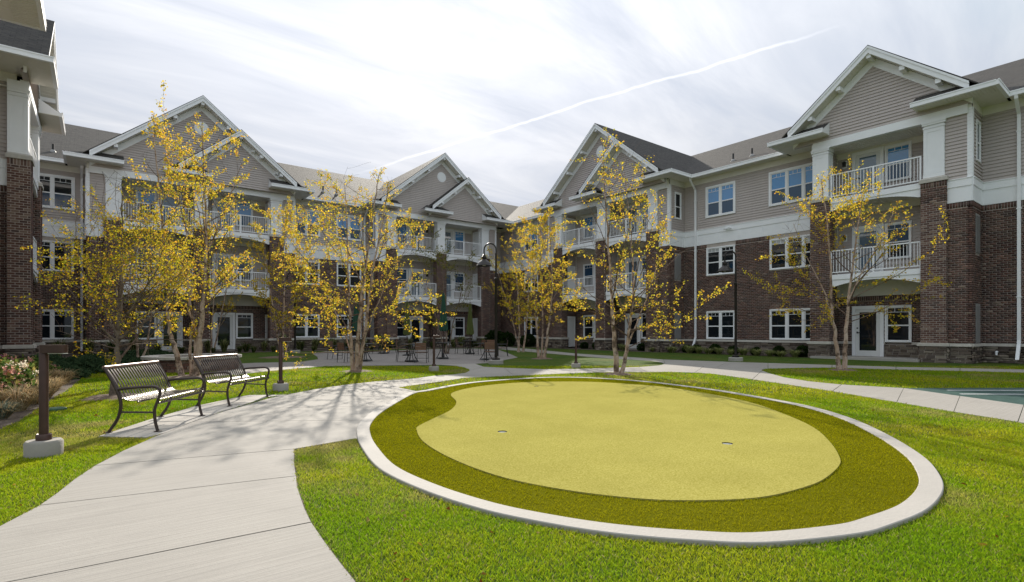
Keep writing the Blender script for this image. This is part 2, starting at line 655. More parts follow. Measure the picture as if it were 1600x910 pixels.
def empty(name, loc, label, cat, group=None, rz=0.0):
    o = bpy.data.objects.new(name, None)
    o.empty_display_size = 0.2
    COL.objects.link(o)
    o.location = loc
    o.rotation_euler = (0, 0, rz)
    return tag(o, label, cat, group)


def inst(name, me, parent, loc, rz=0.0, scale=None):
    o = bpy.data.objects.new(name, me)
    COL.objects.link(o)
    if parent is not None:
        o.parent = parent
    o.location = loc
    o.rotation_euler = (0, 0, rz)
    if scale:
        o.scale = scale
    return o


def np_mesh(name, V, Fc, m, colors=None, smooth=False):
    """V (n,3) float, Fc (k,c) int, colors per vertex (n,3)"""
    V = np.asarray(V, dtype=np.float32)
    Fc = np.asarray(Fc, dtype=np.int32)
    me = bpy.data.meshes.new(name)
    k, c = Fc.shape
    me.vertices.add(len(V))
    me.vertices.foreach_set('co', V.ravel())
    me.loops.add(k * c)
    me.loops.foreach_set('vertex_index', Fc.ravel())
    me.polygons.add(k)
    me.polygons.foreach_set('loop_start', np.arange(0, k * c, c, dtype=np.int32))
    me.polygons.foreach_set('loop_total', np.full(k, c, dtype=np.int32))
    if smooth:
        me.polygons.foreach_set('use_smooth', np.ones(k, dtype=bool))
    if colors is not None:
        ca = me.color_attributes.new('col', 'FLOAT_COLOR', 'POINT')
        C4 = np.ones((len(V), 4), dtype=np.float32)
        C4[:, :3] = colors
        ca.data.foreach_set('color', C4.ravel())
    me.materials.append(m)
    me.update()
    me.validate()
    return me


def ground(x, y, z=0.0):
    """photo pixel -> court coordinates on the level z"""
    Y = FPX * (CAMH - z) / (y - YH)
    X = (x - 800) / FPX * Y
    return (X * AX + Y * AY, -X * AY + Y * AX)


def spline(pts, n=6, closed=False):
    """Catmull-Rom through 2-D points"""
    P = [np.array(p, float) for p in pts]
    N = len(P)
    out = []
    rngk = range(N) if closed else range(N - 1)
    for i in rngk:
        if closed:
            a, b, c, d = P[(i - 1) % N], P[i], P[(i + 1) % N], P[(i + 2) % N]
        else:
            a, b, c, d = P[max(i - 1, 0)], P[i], P[i + 1], P[min(i + 2, N - 1)]
        for k in range(n):
            t = k / n
            out.append(tuple(0.5 * ((2 * b) + (-a + c) * t + (2 * a - 5 * b + 4 * c - d) * t * t + (-a + 3 * b - 3 * c + d) * t ** 3)))
    if not closed:
        out.append(tuple(P[-1]))
    return out


def inpoly(px, py, poly):
    px = np.asarray(px)
    py = np.asarray(py)
    r = np.zeros(px.shape, bool)
    n = len(poly)
    j = n - 1
    for i in range(n):
        xi, yi = poly[i]
        xj, yj = poly[j]
        if yi != yj:
            cnd = ((yi > py) != (yj > py)) & (px < (xj - xi) * (py - yi) / (yj - yi) + xi)
            r ^= cnd
        j = i
    return r

# ------------------------------------------------------------------ ground
HARD = []                     # outlines where no grass grows


def G(pts, z=0.0):
    return [ground(x, y, z) for x, y in pts]


def inset(poly, d):
    cx = sum(p[0] for p in poly) / len(poly)
    cy = sum(p[1] for p in poly) / len(poly)
    out = []
    for x, y in poly:
        L = math.hypot(x - cx, y - cy) or 1
        out.append((x - (x - cx) / L * d, y - (y - cy) / L * d))
    return out


lawn = MB()
for i in range(-8, 8):
    for j in range(-8, 8):
        s = 25
        lawn.face([(i * s, j * s, 0), ((i + 1) * s, j * s, 0), ((i + 1) * s, (j + 1) * s, 0), (i * s, (j + 1) * s, 0)])
tag(lawn.build('lawn', M['lawn']), kind='structure')

path = bpy.data.objects.new('path', None)
COL.objects.link(path)
tag(path, kind='structure')
SLABS = [
    [(-289, 974), (488, 819), (502, 839), (518, 860.5), (536, 884), (556.5, 910), (620, 1010), (-900, 1290)],
    [(59.5, 793), (464, 746), (466, 762), (471, 776.5), (478, 797), (488, 819), (-289, 974), (0, 824)],
    [(147, 730), (461, 703.7), (461.5, 725), (464, 746), (59.5, 793), (87.5, 773), (115, 751)],
    [(300, 661), (568, 658), (568, 690), (556.5, 687), (461, 703.7), (147, 730), (190, 707), (238, 685.5)],
    [(364, 640), (604, 636), (580, 650), (568, 658), (300, 661), (330, 650.5)],
    [(447, 618), (623, 606.6), (655, 613), (604, 636), (364, 640), (420, 623.5)],
    [(541, 602), (678, 599), (650, 602.5), (623, 606.6), (447, 618), (494, 609)],
    [(650, 592), (725, 591.7), (678, 599), (541, 602), (587.5, 597)],
    [(709, 586), (770, 589.5), (725, 591.7), (650, 592), (678, 588)],
    [(734, 580), (756, 573.8), (787.5, 575.6), (803, 588), (770, 589.5), (709, 586), (727, 583.5)],
    [(687.5, 570.6), (742, 569), (756, 573.8), (734, 580), (732, 577.5), (725, 575), (709, 572)],
    [(787.5, 575.6), (850, 577.7), (875, 585), (803, 588)],
    [(850, 577.7), (904.6, 577), (930, 583), (875, 585)],
    [(904.6, 577), (997, 574.4), (1010, 582.5), (930, 583)],
    [(997, 574.4), (1030, 571.8), (1039, 569.5), (1100, 573), (1085, 583.3), (1042.5, 582), (1010, 582.5)],
    [(984, 558.6), (1037, 562.5), (1039, 569.5), (1034, 567), (1017, 564.5), (987, 562.5)],
    [(1037, 562.5), (1137.5, 566), (1120, 575), (1100, 573), (1039, 569.5)],
    [(1137.5, 566), (1200, 568), (1200, 577), (1192, 578), (1191, 580), (1175, 593.8), (1145, 589.5), (1112, 585), (1085, 583.3), (1100, 573), (1120, 575)],
    [(1200, 568), (1300, 571), (1300, 575.4), (1250, 575.8), (1200, 577)],
    [(1300, 571), (1400, 574), (1400, 578.3), (1300, 575.4)],
    [(1400, 574), (1500, 576), (1500, 580.6), (1400, 578.3)],
    [(1500, 576), (1610, 578.6), (1610, 583.4), (1500, 580.6)],
    [(1610, 578.6), (1800, 583), (1800, 589), (1610, 583.4)],
    [(1175, 593.8), (1191, 580), (1203, 584.5), (1225, 590.6), (1265, 597), (1315, 602), (1300, 612.5), (1237, 603)],
    [(1300, 612.5), (1315, 602), (1412, 607.5), (1401, 630), (1350, 621)],
    [(1401, 630), (1412, 607.5), (1500, 620), (1490, 645)],
    [(1490, 645), (1500, 620), (1600, 634), (1590, 661)],
    [(1590, 661), (1600, 634), (1760, 656), (1750, 688)],
    [(776, 541.5), (830, 546), (830, 550.5), (776, 545.5)],
    [(830, 546), (900, 553), (900, 556.5), (830, 550.5)],
    [(900, 553), (984, 558.6), (987, 562.5), (957, 561), (900, 556.5)],
]
for k, sp_ in enumerate(SLABS):
    g = G(sp_)
    HARD.append(g)
    q = inset(g, 0.012)
    b = MB()
    b.slab(q, -0.05, 0.013)
    b.build('slab', M['concrete'], path)
# dark bed under the joints
jb = MB()
for sp_ in SLABS[:8]:
    g = G(sp_)
    jb.face([(x, y, 0.002) for x, y in g])
tag(jb.build('joint_filler', M['soil'], path))

pad = G([(153.7, 684.4), (231, 686), (262, 677), (292.5, 664), (334, 649), (372, 637), (420, 621.6), (450, 618.5), (388, 619), (309, 635.6), (230, 659)])
HARD.append(pad)
tag(MB().slab(pad, -0.05, 0.018).build('bench_pad', M['concrete2']), kind='structure')

patio = G([(360, 588), (400, 583), (450, 578), (509, 573), (600, 571.5), (687.5, 570.6), (742, 569), (765, 567.5), (809, 559), (793, 552), (776, 546), (740, 545), (687, 545.5), (619, 548), (509, 549.5), (488, 553), (496, 558), (497, 562), (470, 566), (400, 567.5), (330, 571)])
HARD.append(patio)
tag(MB().slab(patio, -0.05, 0.009).build('patio', M['paver']), kind='structure')
walk = G([(330, 590), (400, 583), (450, 578), (509, 573), (470, 574), (400, 576), (340, 580)])
tag(MB().slab(walk, -0.05, 0.0135).build('patio_walk', M['concrete']), kind='structure')
HARD.append(walk)
court = G([(1412, 607.5), (1600, 607), (1900, 607), (1900, 672), (1600, 634), (1500, 620)])
HARD.append(court)
tag(MB().slab(court, -0.05, 0.010).build('game_court', M['court']), kind='structure')
crt = MB()
for x0, y0, x1, y1 in ((1480, 611, 1760, 611.5), (1500, 617, 1780, 618)):
    a_, b_ = ground(x0, y0), ground(x1, y1)
    dx, dy = b_[0] - a_[0], b_[1] - a_[1]
    L_ = math.hypot(dx, dy)
    nx, ny = -dy / L_ * 0.03, dx / L_ * 0.03
    crt.face([(a_[0] + nx, a_[1] + ny, 0.014), (b_[0] + nx, b_[1] + ny, 0.014), (b_[0] - nx, b_[1] - ny, 0.014), (a_[0] - nx, a_[1] - ny, 0.014)])
tag(crt.build('court_marking', M['white']), kind='structure')

# beds
bedL = G([(-260, 700), (-100, 690), (0, 672), (30, 659), (78.5, 627), (111, 606), (129, 590), (137, 577), (180, 567), (231, 566)]) + [(1.0, 26.0), (3.5, 30.2), (6, 31.6), (8, 32.0), (12, 31.6), (16, 31.5), (21, 31.0), (26, 31), (26.4, 35.4), (-3.3, 35.4), (-3.3, 14), (-9, 10)]
HARD.append(bedL)
tag(MB().slab(bedL, -0.05, 0.006).build('planting_bed', M['soil']), kind='structure')
bedR = [(24.3, 27.5), (24.3, 18.5), (24.9, 17.8), (24.9, 11.2), (25.0, 10.7), (26.4, 10.6), (26.4, 31), (24.6, 31)]
HARD.append(bedR)
tag(MB().slab(bedR, -0.05, 0.006).build('planting_bed', M['soil']), kind='structure')

# ---- putting green
ring_px = [(557.5, 679), (566, 700), (592.5, 731.5), (655.5, 763), (750, 794.5), (855, 817), (960, 833), (1080, 843.5), (1199, 847.5), (1337.5, 834), (1394, 819), (1450, 795), (1474, 765), (1467, 739), (1442.5, 712.5), (1394, 682.5), (1337, 656), (1281, 638.5), (1225, 626.5), (1131, 610.5), (1070, 602.5), (1020, 596.7), (960, 592), (900, 589.3), (840, 589.8), (756, 595.3), (709, 601), (662.5, 609.7), (634.5, 614.8), (585.5, 640.5), (561, 661.5)]
ring = spline(G(ring_px, 0.03), 6, True)
HARD.append(ring)
rc = (sum(p[0] for p in ring) / len(ring), sum(p[1] for p in ring) / len(ring))


def offset(poly, d):
    n = len(poly)
    out = []
    ar = sum(poly[i][0] * poly[(i + 1) % n][1] - poly[(i + 1) % n][0] * poly[i][1] for i in range(n))
    sg = 1 if ar > 0 else -1
    for i in range(n):
        a, c = poly[i - 1], poly[(i + 1) % n]
        tx, ty = c[0] - a[0], c[1] - a[1]
        L = math.hypot(tx, ty) or 1
        out.append((poly[i][0] - sg * ty / L * d, poly[i][1] + sg * tx / L * d))
    return out


ring_in = offset(ring, 0.15)
green_px = [(704.5, 616), (722, 609), (750, 603.8), (790, 599.5), (837.5, 597), (925, 597), (1030, 604), (1100, 614.3), (1169, 628), (1225, 647), (1270, 667.5), (1296, 690), (1311, 712.5), (1311, 727.5), (1285, 750), (1244, 765), (1187.5, 777), (1112, 781.5), (1012, 780), (890, 766.5), (785, 745.5), (708, 717.5), (662.5, 691), (651, 672), (655.5, 665), (680, 652.8), (704.5, 640.5), (713, 628)]
green = spline(G(green_px, 0.03), 6, True)

pg = empty('putting_green', (rc[0], rc[1], 0), 'large oval putting green of pale and olive turf with concrete border', 'putting green')
org = (rc[0], rc[1], 0)
n = len(ring)
rb = MB(org)
prof = [(0.0, -0.05), (0.0, 0.026), (0.006, 0.031), (0.144, 0.031), (0.15, 0.026), (0.15, -0.05)]
lay = [(offset(ring, o), z) for o, z in prof]
idx = [rb.add([(x, y, z) for x, y in L]) for L, z in lay]
for k in range(len(idx) - 1):
    for j in range(n):
        j2 = (j + 1) % n
        rb.f.append((idx[k] + j, idx[k] + j2, idx[k + 1] + j2, idx[k + 1] + j))
rb.build('concrete_border', M['concrete2'], pg)
from mathutils.geometry import tessellate_polygon


def sheet(outer, holes, z):
    """flat sheet with holes"""
    loops = [outer] + holes
    tri = tessellate_polygon([[Vector((x, y, 0)) for x, y in L] for L in loops])
    mb = MB(org)
    mb.add([(x, y, z) for L in loops for x, y in L])
    for t in tri:
        a, b, c = (Vector(mb.v[i]) for i in t)
        mb.f.append(tuple(t) if (b - a).cross(c - a).z > 0 else tuple(t)[::-1])
    return mb


CUPS = [ground(x, y, 0.031) for x, y in ((785, 674.5), (1136.5, 693), (838, 603.6))]
CR = 0.056
cup_loops = [[(c[0] + CR * math.cos(2 * math.pi * k / 24), c[1] + CR * math.sin(2 * math.pi * k / 24)) for k in range(24)] for c in CUPS]
sheet(ring_in, [offset(green, 0.05)[::-1]], 0.020).build('fringe_base', M['fringe'], pg)
gb = sheet(green, [L[::-1] for L in cup_loops], 0.031)
i0 = gb.add([(x, y, 0.031) for x, y in green])
i1 = gb.add([(x, y, 0.010) for x, y in green])
for k in range(len(green)):
    k2 = (k + 1) % len(green)
    gb.f.append((i0 + k, i0 + k2, i1 + k2, i1 + k))
gb.build('putting_surface', M['green'], pg)
for c in CUPS:
    cu = MB((org[0], org[1], 0))
    n_ = 24
    zz = [0.0308, 0.020]
    r0 = [cu.add([(c[0] + CR * math.cos(2 * math.pi * k / n_), c[1] + CR * math.sin(2 * math.pi * k / n_), z) for k in range(n_)]) for z in zz]
    for k in range(n_):
        cu.f.append((r0[0] + k, r0[0] + (k + 1) % n_, r0[1] + (k + 1) % n_, r0[1] + k))
    ho = cu.build('hole_cup', M['dark'], pg)
    ci = MB((org[0], org[1], 0))
    r0 = [ci.add([(c[0] + CR * .97 * math.cos(2 * math.pi * k / n_), c[1] + CR * .97 * math.sin(2 * math.pi * k / n_), z) for k in range(n_)]) for z in (0.021, 0.003)]
    for k in range(n_):
        ci.f.append((r0[0] + k, r0[0] + (k + 1) % n_, r0[1] + (k + 1) % n_, r0[1] + k))
    ci.f.append(tuple(r0[1] + k for k in range(n_)))
    ci.build('cup_liner', M['cupwhite'], ho)


# ---- grass blades (numpy)
def hard_mask(u, v):
    m = np.zeros(u.shape, bool)
    a_ = rng.uniform(0, 6.28, u.shape)
    r_ = rng.uniform(0, 0.035, u.shape)
    u, v = u + np.cos(a_) * r_, v + np.sin(a_) * r_
    for poly in HARD:
        m |= inpoly(u, v, poly)
    return m


def fbm(u, v, sc, seed):
    r = np.random.default_rng(seed)
    s = np.zeros_like(u)
    a = 1.0
    for k in range(5):
        ph = r.uniform(0, 6.28, 6)
        an = r.uniform(0, 6.28, 3)
        for j in range(3):
            s += a * np.sin((u * np.cos(an[j]) + v * np.sin(an[j])) * sc + ph[j] + 1.7 * np.sin((u * np.sin(an[j]) - v * np.cos(an[j])) * sc * 0.7 + ph[j + 3])) / 3
        a *= 0.62
        sc *= 1.9
    return s


def blades(name, u, v, h, w, lean, cols, m, zb=0.0, label=None, parent=None, org=(0, 0, 0), curve=True):
    """one bent blade of two triangles per point"""
    N = len(u)
    an = rng.uniform(0, 2 * math.pi, N)
    la = rng.uniform(0, 2 * math.pi, N)
    ll = rng.uniform(0.2, 1.0, N) * lean * h
    dx, dy = np.cos(an) * w / 2, np.sin(an) * w / 2
    lx, ly = np.cos(la) * ll, np.sin(la) * ll
    u, v = u - org[0], v - org[1]
    V = np.zeros((N, 4, 3), np.float32)
    V[:, 0] = np.stack([u - dx, v - dy, np.full(N, zb)], 1)
    V[:, 1] = np.stack([u + dx, v + dy, np.full(N, zb)], 1)
    V[:, 2] = np.stack([u + dx * 0.7 + lx * 0.35, v + dy * 0.7 + ly * 0.35, zb + h * 0.6], 1)
    V[:, 3] = np.stack([u + lx, v + ly, zb + h], 1)
    i = np.arange(N)[:, None] * 4
    Fc = np.concatenate([i + np.array([[0, 1, 2]]), i + np.array([[0, 2, 3]])], 0)
    C = np.repeat(cols, 4, axis=0)
    o = bpy.data.objects.new(name, np_mesh(name, V.reshape(-1, 3), Fc, m, C))
    COL.objects.link(o)
    if parent is not None:
        o.parent = parent
    tag(o, label, None, None, 'stuff')
    return o


def wedge(y0, y1, dens, margin=1.15):
    """points on the ground between two depths, inside a widened view"""
    area = (y1 * y1 - y0 * y0) * 0.96 * margin
    N = int(area * dens)
    Y = np.sqrt(rng.uniform(y0 * y0, y1 * y1, N))
    X = rng.uniform(-0.96 * margin, 0.96 * margin, N) * Y
    return X * AX + Y * AY, -X * AY + Y * AX, Y


def lawncol(u, v, N):
    a = fbm(u, v, 0.9, 1)
    b = fbm(u, v, 2.6, 2)
    t = np.clip(0.40 + 0.38 * a + 0.20 * b + rng.normal(0, 0.18, N), 0, 1)[:, None]
    d = np.clip((fbm(u, v, 1.1, 3) + 0.35 * b - 0.45) * 1.3 + rng.normal(0, 0.2, N), 0, 1)[:, None]
    d = np.clip(d + 0.55 * (hard_mask(u + rng.normal(0, 0.06, N), v + rng.normal(0, 0.06, N)) & (rng.random(N) < 0.6))[:, None], 0, 1)
    c = (1 - t) * np.array([[0.200, 0.345, 0.010]]) + t * np.array([[0.45, 0.44, 0.022]])
    c = (1 - 0.75 * d) * c + 0.75 * d * np.array([[0.44, 0.36, 0.14]])
    dead = rng.random(N) < 0.05
    c[dead] = np.array([0.36, 0.30, 0.14])
    return c * rng.uniform(0.7, 1.2, (N, 1))


U_, V_, H_, Wd_ = [], [], [], []
for y0, y1, dens, hh, ww in ((1.9, 3.6, 21000, 0.021, 0.0027), (3.6, 6.0, 11500, 0.023, 0.0040), (6.0, 10.0, 4000, 0.027, 0.0070), (10.0, 18.0, 900, 0.034, 0.015)):
    u, v, Y = wedge(y0, y1, dens)
    k = ~hard_mask(u, v)
    k &= v < 31
    u, v = u[k], v[k]
    U_.append(u)
    V_.append(v)
    H_.append(rng.uniform(0.5, 1.25, len(u)) * hh)
    Wd_.append(rng.uniform(0.7, 1.3, len(u)) * ww)
u, v, h_, w_ = (np.concatenate(q) for q in (U_, V_, H_, Wd_))
blades('grass', u, v, h_, w_, 0.9, lawncol(u, v, len(u)), M['blade'], 0.0, 'mown green lawn grass with yellowish worn patches')

# fringe turf blades
bx0, bx1 = min(p[0] for p in ring), max(p[0] for p in ring)
by0, by1 = min(p[1] for p in ring), max(p[1] for p in ring)
N = int((bx1 - bx0) * (by1 - by0) * 5200)
u = rng.uniform(bx0, bx1, N)
v = rng.uniform(by0, by1, N)
Yd = u * AY + v * AX
keep = rng.random(N) < np.clip(4.5 / Yd, 0.12, 1.0)
u, v, Yd = u[keep], v[keep], Yd[keep]
k = inpoly(u, v, ring_in) & ~inpoly(u, v, green)
u, v, Yd = u[k], v[k], Yd[k]
t = np.clip(0.5 + 0.2 * fbm(u, v, 1.3, 5) + rng.normal(0, 0.25, len(u)), 0, 1)[:, None]
c = (1 - t) * np.array([[0.235, 0.235, 0.004]]) + t * np.array([[0.40, 0.365, 0.010]])
blades('fringe_turf', u, v, rng.uniform(0.6, 1.2, len(u)) * 0.015, rng.uniform(0.7, 1.3, len(u)) * 0.0014 * np.maximum(Yd, 2.5), 1.1, c, M['turfblade'], 0.019, 'olive fringe turf around the pale putting surface', pg, org)

# fallen leaves
N = 1200
u, v, Y = wedge(2.2, 16, 4.0)
k = ~inpoly(u, v, green) & ~hard_mask(u, v)
u, v = u[k][:N], v[k][:N]
N = len(u)
an = rng.uniform(0, 6.28, N)
sz = rng.uniform(0.012, 0.026, N)
V = np.zeros((N, 4, 3), np.float32)
tl = rng.normal(0, 0.008, (N, 4))
for q, (a_, r_) in enumerate(((0, 1.0), (1.57, 0.6), (3.14, 1.0), (4.71, 0.6))):
    V[:, q] = np.stack([u + np.cos(an + a_) * sz * r_, v + np.sin(an + a_) * sz * r_, 0.024 + tl[:, q]], 1)
cc = np.array([[0.30, 0.20, 0.03], [0.22, 0.12, 0.03], [0.40, 0.30, 0.10], [0.20, 0.06, 0.02]])[rng.integers(0, 4, N)]
fl = bpy.data.objects.new('fallen_leaves', np_mesh('fallen_leaves', V.reshape(-1, 3), np.arange(N * 4).reshape(N, 4), M['leaf'], np.repeat(cc, 4, 0)))
COL.objects.link(fl)
tag(fl, 'small dry leaves scattered over the lawn', kind='stuff')

# ------------------------------------------------------------------ buildings
FL = F(0, 35.4, (1, 0), (0, -1))       # back wing, s = u
FR = F(26.4, 0, (0, -1), (-1, 0))      # right wing, s = -v
FW = F(-3.25, 0, (0, 1), (1, 0))       # left wing, s = v
Z2, Z3 = 3.58, 6.85
ZB0, ZB1 = 5.92, 6.78                  # white band
ZEAVE = 9.72


class Bld:
    def __init__(self, loc, label):
        self.org = loc
        self.root = empty('apartment_building', loc, label, 'building')
        self.q = {'board': 290, 'stone': 290, 'brick': 290}

    def mb(self):
        return MB(self.org)

    def part(self, mb, name, m, parent=None, smooth=False):
        return mb.build(name, m, parent or self.root, smooth)


def sub(fr, s, d, side):
    n = fr.r if side > 0 else (-fr.r[0], -fr.r[1])
    o = fr.p(s, d, 0)
    return F(o[0], o[1], (-n[1], n[0]), n)


def boxes_mesh(name, B, fr, arr, m, cols):
    """arr (n,6): s0,s1,d0,d1,z0,z1 -> one mesh of boxes without their backs"""
    arr = np.asarray(arr, float)
    n = len(arr)
    s = arr[:, [0, 1, 1, 0, 0, 1, 1, 0]]
    d = arr[:, [2, 2, 3, 3, 2, 2, 3, 3]]
    z = arr[:, [4, 4, 4, 4, 5, 5, 5, 5]]
    X = fr.o[0] + fr.r[0] * s + fr.n[0] * d - B.org[0]
    Y = fr.o[1] + fr.r[1] * s + fr.n[1] * d - B.org[1]
    V = np.stack([X, Y, z], 2).reshape(-1, 3)
    q = np.array([(3, 2, 6, 7), (0, 3, 7, 4), (2, 1, 5, 6), (7, 6, 5, 4), (0, 1, 2, 3)])
    Fc = (np.arange(n)[:, None, None] * 8 + q[None]).reshape(-1, 4)
    return np_mesh(name, V, Fc, m, np.repeat(np.asarray(cols), 8, 0))


BP = np.array([[0.115, 0.055, 0.043], [0.17, 0.085, 0.064], [0.085, 0.050, 0.044], [0.22, 0.122, 0.092], [0.13, 0.074, 0.060], [0.28, 0.20, 0.155]])
BPW = [0.27, 0.25, 0.2, 0.1, 0.15, 0.03]
SP = np.array([[0.10, 0.075, 0.06], [0.20, 0.15, 0.115], [0.13, 0.10, 0.085], [0.27, 0.22, 0.17], [0.34, 0.29, 0.23]])
brick_meshes = {}


def clip_excl(s0, s1, z0, z1, excl):
    """cut an interval by rectangles it overlaps; returns the remaining intervals"""
    seg = [(s0, s1)]
    for a, b, c, d in excl:
        if z1 <= c + 1e-4 or z0 >= d - 1e-4:
            continue
        out = []
        for p, q in seg:
            if q <= a or p >= b:
                out.append((p, q))
            else:
                if p < a:
                    out.append((p, a))
                if q > b:
                    out.append((b, q))
        seg = out
    return seg


def bricks(B, fr, s0, s1, z0, z1, d, excl, parent, single=False, soldier=True):
    CH, BL, J = 0.0813, 0.2032, 0.0135
    arr = []
    zt = z1 - (0.205 if soldier else 0)
    k = 0
    z = z0
    while z + 0.03 < zt:
        zz = min(z + CH - J, zt - J)
        off = (k % 2) * BL / 2
        i = math.floor((s0 - off) / BL)
        a = i * BL + off
        while a < s1:
            p, q = max(a, s0 + 0.002), min(a + BL - J, s1 - 0.002)
            if q - p > 0.03:
                for pp, qq in clip_excl(p, q, z, zz, excl):
                    if qq - pp > 0.025:
                        arr.append((pp, qq, d - 0.02, d + 0.011 + random.uniform(-0.002, 0.002), z, zz))
            a += BL
        z += CH
        k += 1
    if soldier:
        a = s0
        while a < s1 - 0.03:
            for pp, qq in clip_excl(a + 0.003, min(a + CH - J, s1), zt, z1 - 0.006, excl):
                if qq - pp > 0.02:
                    arr.append((pp, qq, d - 0.02, d + 0.012, zt + 0.004, z1 - 0.006))
            a += CH
    if not arr:
        return
    if single:
        rz = math.atan2(fr.r[1], fr.r[0])
        rest = []
        for e in arr:
            if B.q['brick'] <= 0:
                rest.append(e)
                continue
            B.q['brick'] -= 1
            key = (round(e[1] - e[0], 3), round(e[5] - e[4], 3))
            if key not in brick_meshes:
                w, hh = key
                mb = MB()
                f0 = F(0, 0, (1, 0), (0, -1))
                c = 0.004
                mb.hexa([f0.p(-w / 2, 0, -hh / 2), f0.p(w / 2, 0, -hh / 2), f0.p(w / 2 - c, 0.031, -hh / 2 + c), f0.p(-w / 2 + c, 0.031, -hh / 2 + c),
                         f0.p(-w / 2, 0, hh / 2), f0.p(w / 2, 0, hh / 2), f0.p(w / 2 - c, 0.031, hh / 2 - c), f0.p(-w / 2 + c, 0.031, hh / 2 - c)])
                brick_meshes[key] = mb.mesh('brick', M['brick1'])
            P = fr.p((e[0] + e[1]) / 2, e[3] - 0.031, (e[4] + e[5]) / 2)
            inst('brick', brick_meshes[key], parent, (P[0] - B.org[0], P[1] - B.org[1], P[2]), rz)
        arr = rest
        if not arr:
            return
    cols = BP[rng.choice(6, len(arr), p=BPW)] * rng.uniform(0.8, 1.2, (len(arr), 1))
    o = inst('brick_courses', boxes_mesh('brick_courses', B, fr, arr, M['brick'], cols), parent, (0, 0, 0))
    tag(o, kind='stuff')


def stones(B, fr, s0, s1, z0, z1, d, excl, parent, single=True):
    arr = []
    z = z0
    while z < z1 - 0.02:
        hh = random.choice((0.06, 0.075, 0.10, 0.13))
        if z + hh > z1 - 0.035:
            hh = z1 - z
        a = s0 - random.uniform(0, 0.2)
        while a < s1:
            L = random.uniform(0.16, 0.46)
            for pp, qq in clip_excl(max(a, s0), min(a + L - 0.006, s1), z, z + hh, excl):
                if qq - pp > 0.03:
                    if hh > 0.11 and random.random() < 0.35:
                        zm = z + hh * random.uniform(0.4, 0.6)
                        arr.append((pp, qq, d - 0.02, d + random.uniform(0.015, 0.045), z, zm - 0.004))
                        arr.append((pp, qq, d - 0.02, d + random.uniform(0.015, 0.045), zm, z + hh - 0.005))
                    else:
                        arr.append((pp, qq, d - 0.02, d + random.uniform(0.012, 0.045), z, z + hh - 0.005))
            a += L
        z += hh
    rest = []
    for e in arr:
        if single and B.q['stone'] > 0:
            B.q['stone'] -= 1
            mb = B.mb()
            c = 0.012
            w = [random.uniform(-0.006, 0.006) for _ in range(8)]
            mb.hexa([fr.p(e[0], e[2], e[4]), fr.p(e[1], e[2], e[4]), fr.p(e[1] - c, e[3] + w[0], e[4] + c * 0.6 + w[1] * 0.5), fr.p(e[0] + c, e[3] + w[2], e[4] + c * 0.6 + w[3] * 0.5),
                     fr.p(e[0], e[2], e[5]), fr.p(e[1], e[2], e[5]), fr.p(e[1] - c, e[3] + w[4], e[5] - c * 0.6 + w[5] * 0.5), fr.p(e[0] + c, e[3] + w[6], e[5] - c * 0.6 + w[7] * 0.5)])
            mb.build('stone', M['stone1'], parent)
        else:
            rest.append(e)
    if rest:
        cols = SP[rng.integers(0, 5, len(rest))] * rng.uniform(0.7, 1.2, (len(rest), 1))
        o = inst('stone_courses', boxes_mesh('stone_courses', B, fr, rest, M['stone'], cols), parent, (0, 0, 0))
        tag(o, kind='stuff')


BH = 0.128


def boards(B, fr, d, z0, z1, lo, hi, excl, parent):
    """lap siding between lo(z) and hi(z)"""
    z = z0
    acc = B.mb()
    cnt = 0
    while z < z1 - 0.015:
        zz = min(z + BH, z1)
        segs0 = clip_excl(lo(z), hi(z), z, zz, excl)
        for p, q in segs0:
            tl = max(p, lo(zz)) if abs(p - lo(z)) < 1e-6 else p
            tr = min(q, hi(zz)) if abs(q - hi(z)) < 1e-6 else q
            if q - p < 0.04:
                continue
            if tr < tl:
                tl = tr = (tl + tr) / 2
            P = [fr.p(p, d - 0.005, z), fr.p(q, d - 0.005, z), fr.p(q, d + 0.034, z), fr.p(p, d + 0.034, z),
                 fr.p(tl, d - 0.005, zz), fr.p(tr, d - 0.005, zz), fr.p(tr, d + 0.004, zz), fr.p(tl, d + 0.004, zz)]
            if B.q['board'] > 0 and q - p > 0.3:
                B.q['board'] -= 1
                B.mb().hexa(P).build('board', M['siding'], parent)
            else:
                acc.hexa(P)
                cnt += 1
        z += BH
    if cnt:
        tag(acc.build('lap_boards', M['siding'], parent), kind='stuff')


def const(x):
    return lambda z: x


def siding_wall(B, fr, s0, s1, z0, z1, d, excl=()):
    w = B.part(B.mb().box(fr, s0, s1, d - 0.12, d - 0.002, z0, z1), 'siding_wall', M['siding'])
    boards(B, fr, d, z0, z1, const(s0), const(s1), excl, w)
    return w


def brick_wall(B, fr, s0, s1, z0, z1, d, excl=(), soldier=True, single=False):
    w = B.part(B.mb().box(fr, s0, s1, d - 0.12, d, z0, z1), 'brick_wall', M['mortar'])
    bricks(B, fr, s0, s1, z0, z1, d, excl, w, single, soldier)
    return w


def stone_wall(B, fr, s0, s1, d, excl=(), single=True, ledge=True):
    w = B.part(B.mb().box(fr, s0, s1, d - 0.12, d, -0.05, 0.62), 'stone_base', M['mortar'])
    stones(B, fr, s0, s1, 0.0, 0.615, d, excl, w, single)
    if ledge:
        lb = B.mb()
        for p, q in clip_excl(s0, s1, 0.62, 0.74, excl):
            lb.hexa([fr.p(p, d - 0.1, 0.62), fr.p(q, d - 0.1, 0.62), fr.p(q, d + 0.075, 0.62), fr.p(p, d + 0.075, 0.62),
                     fr.p(p, d - 0.1, 0.74), fr.p(q, d - 0.1, 0.74), fr.p(q, d + 0.06, 0.72), fr.p(p, d + 0.06, 0.72)])
        B.part(lb, 'stone_ledge', M['caststone'])
    return w


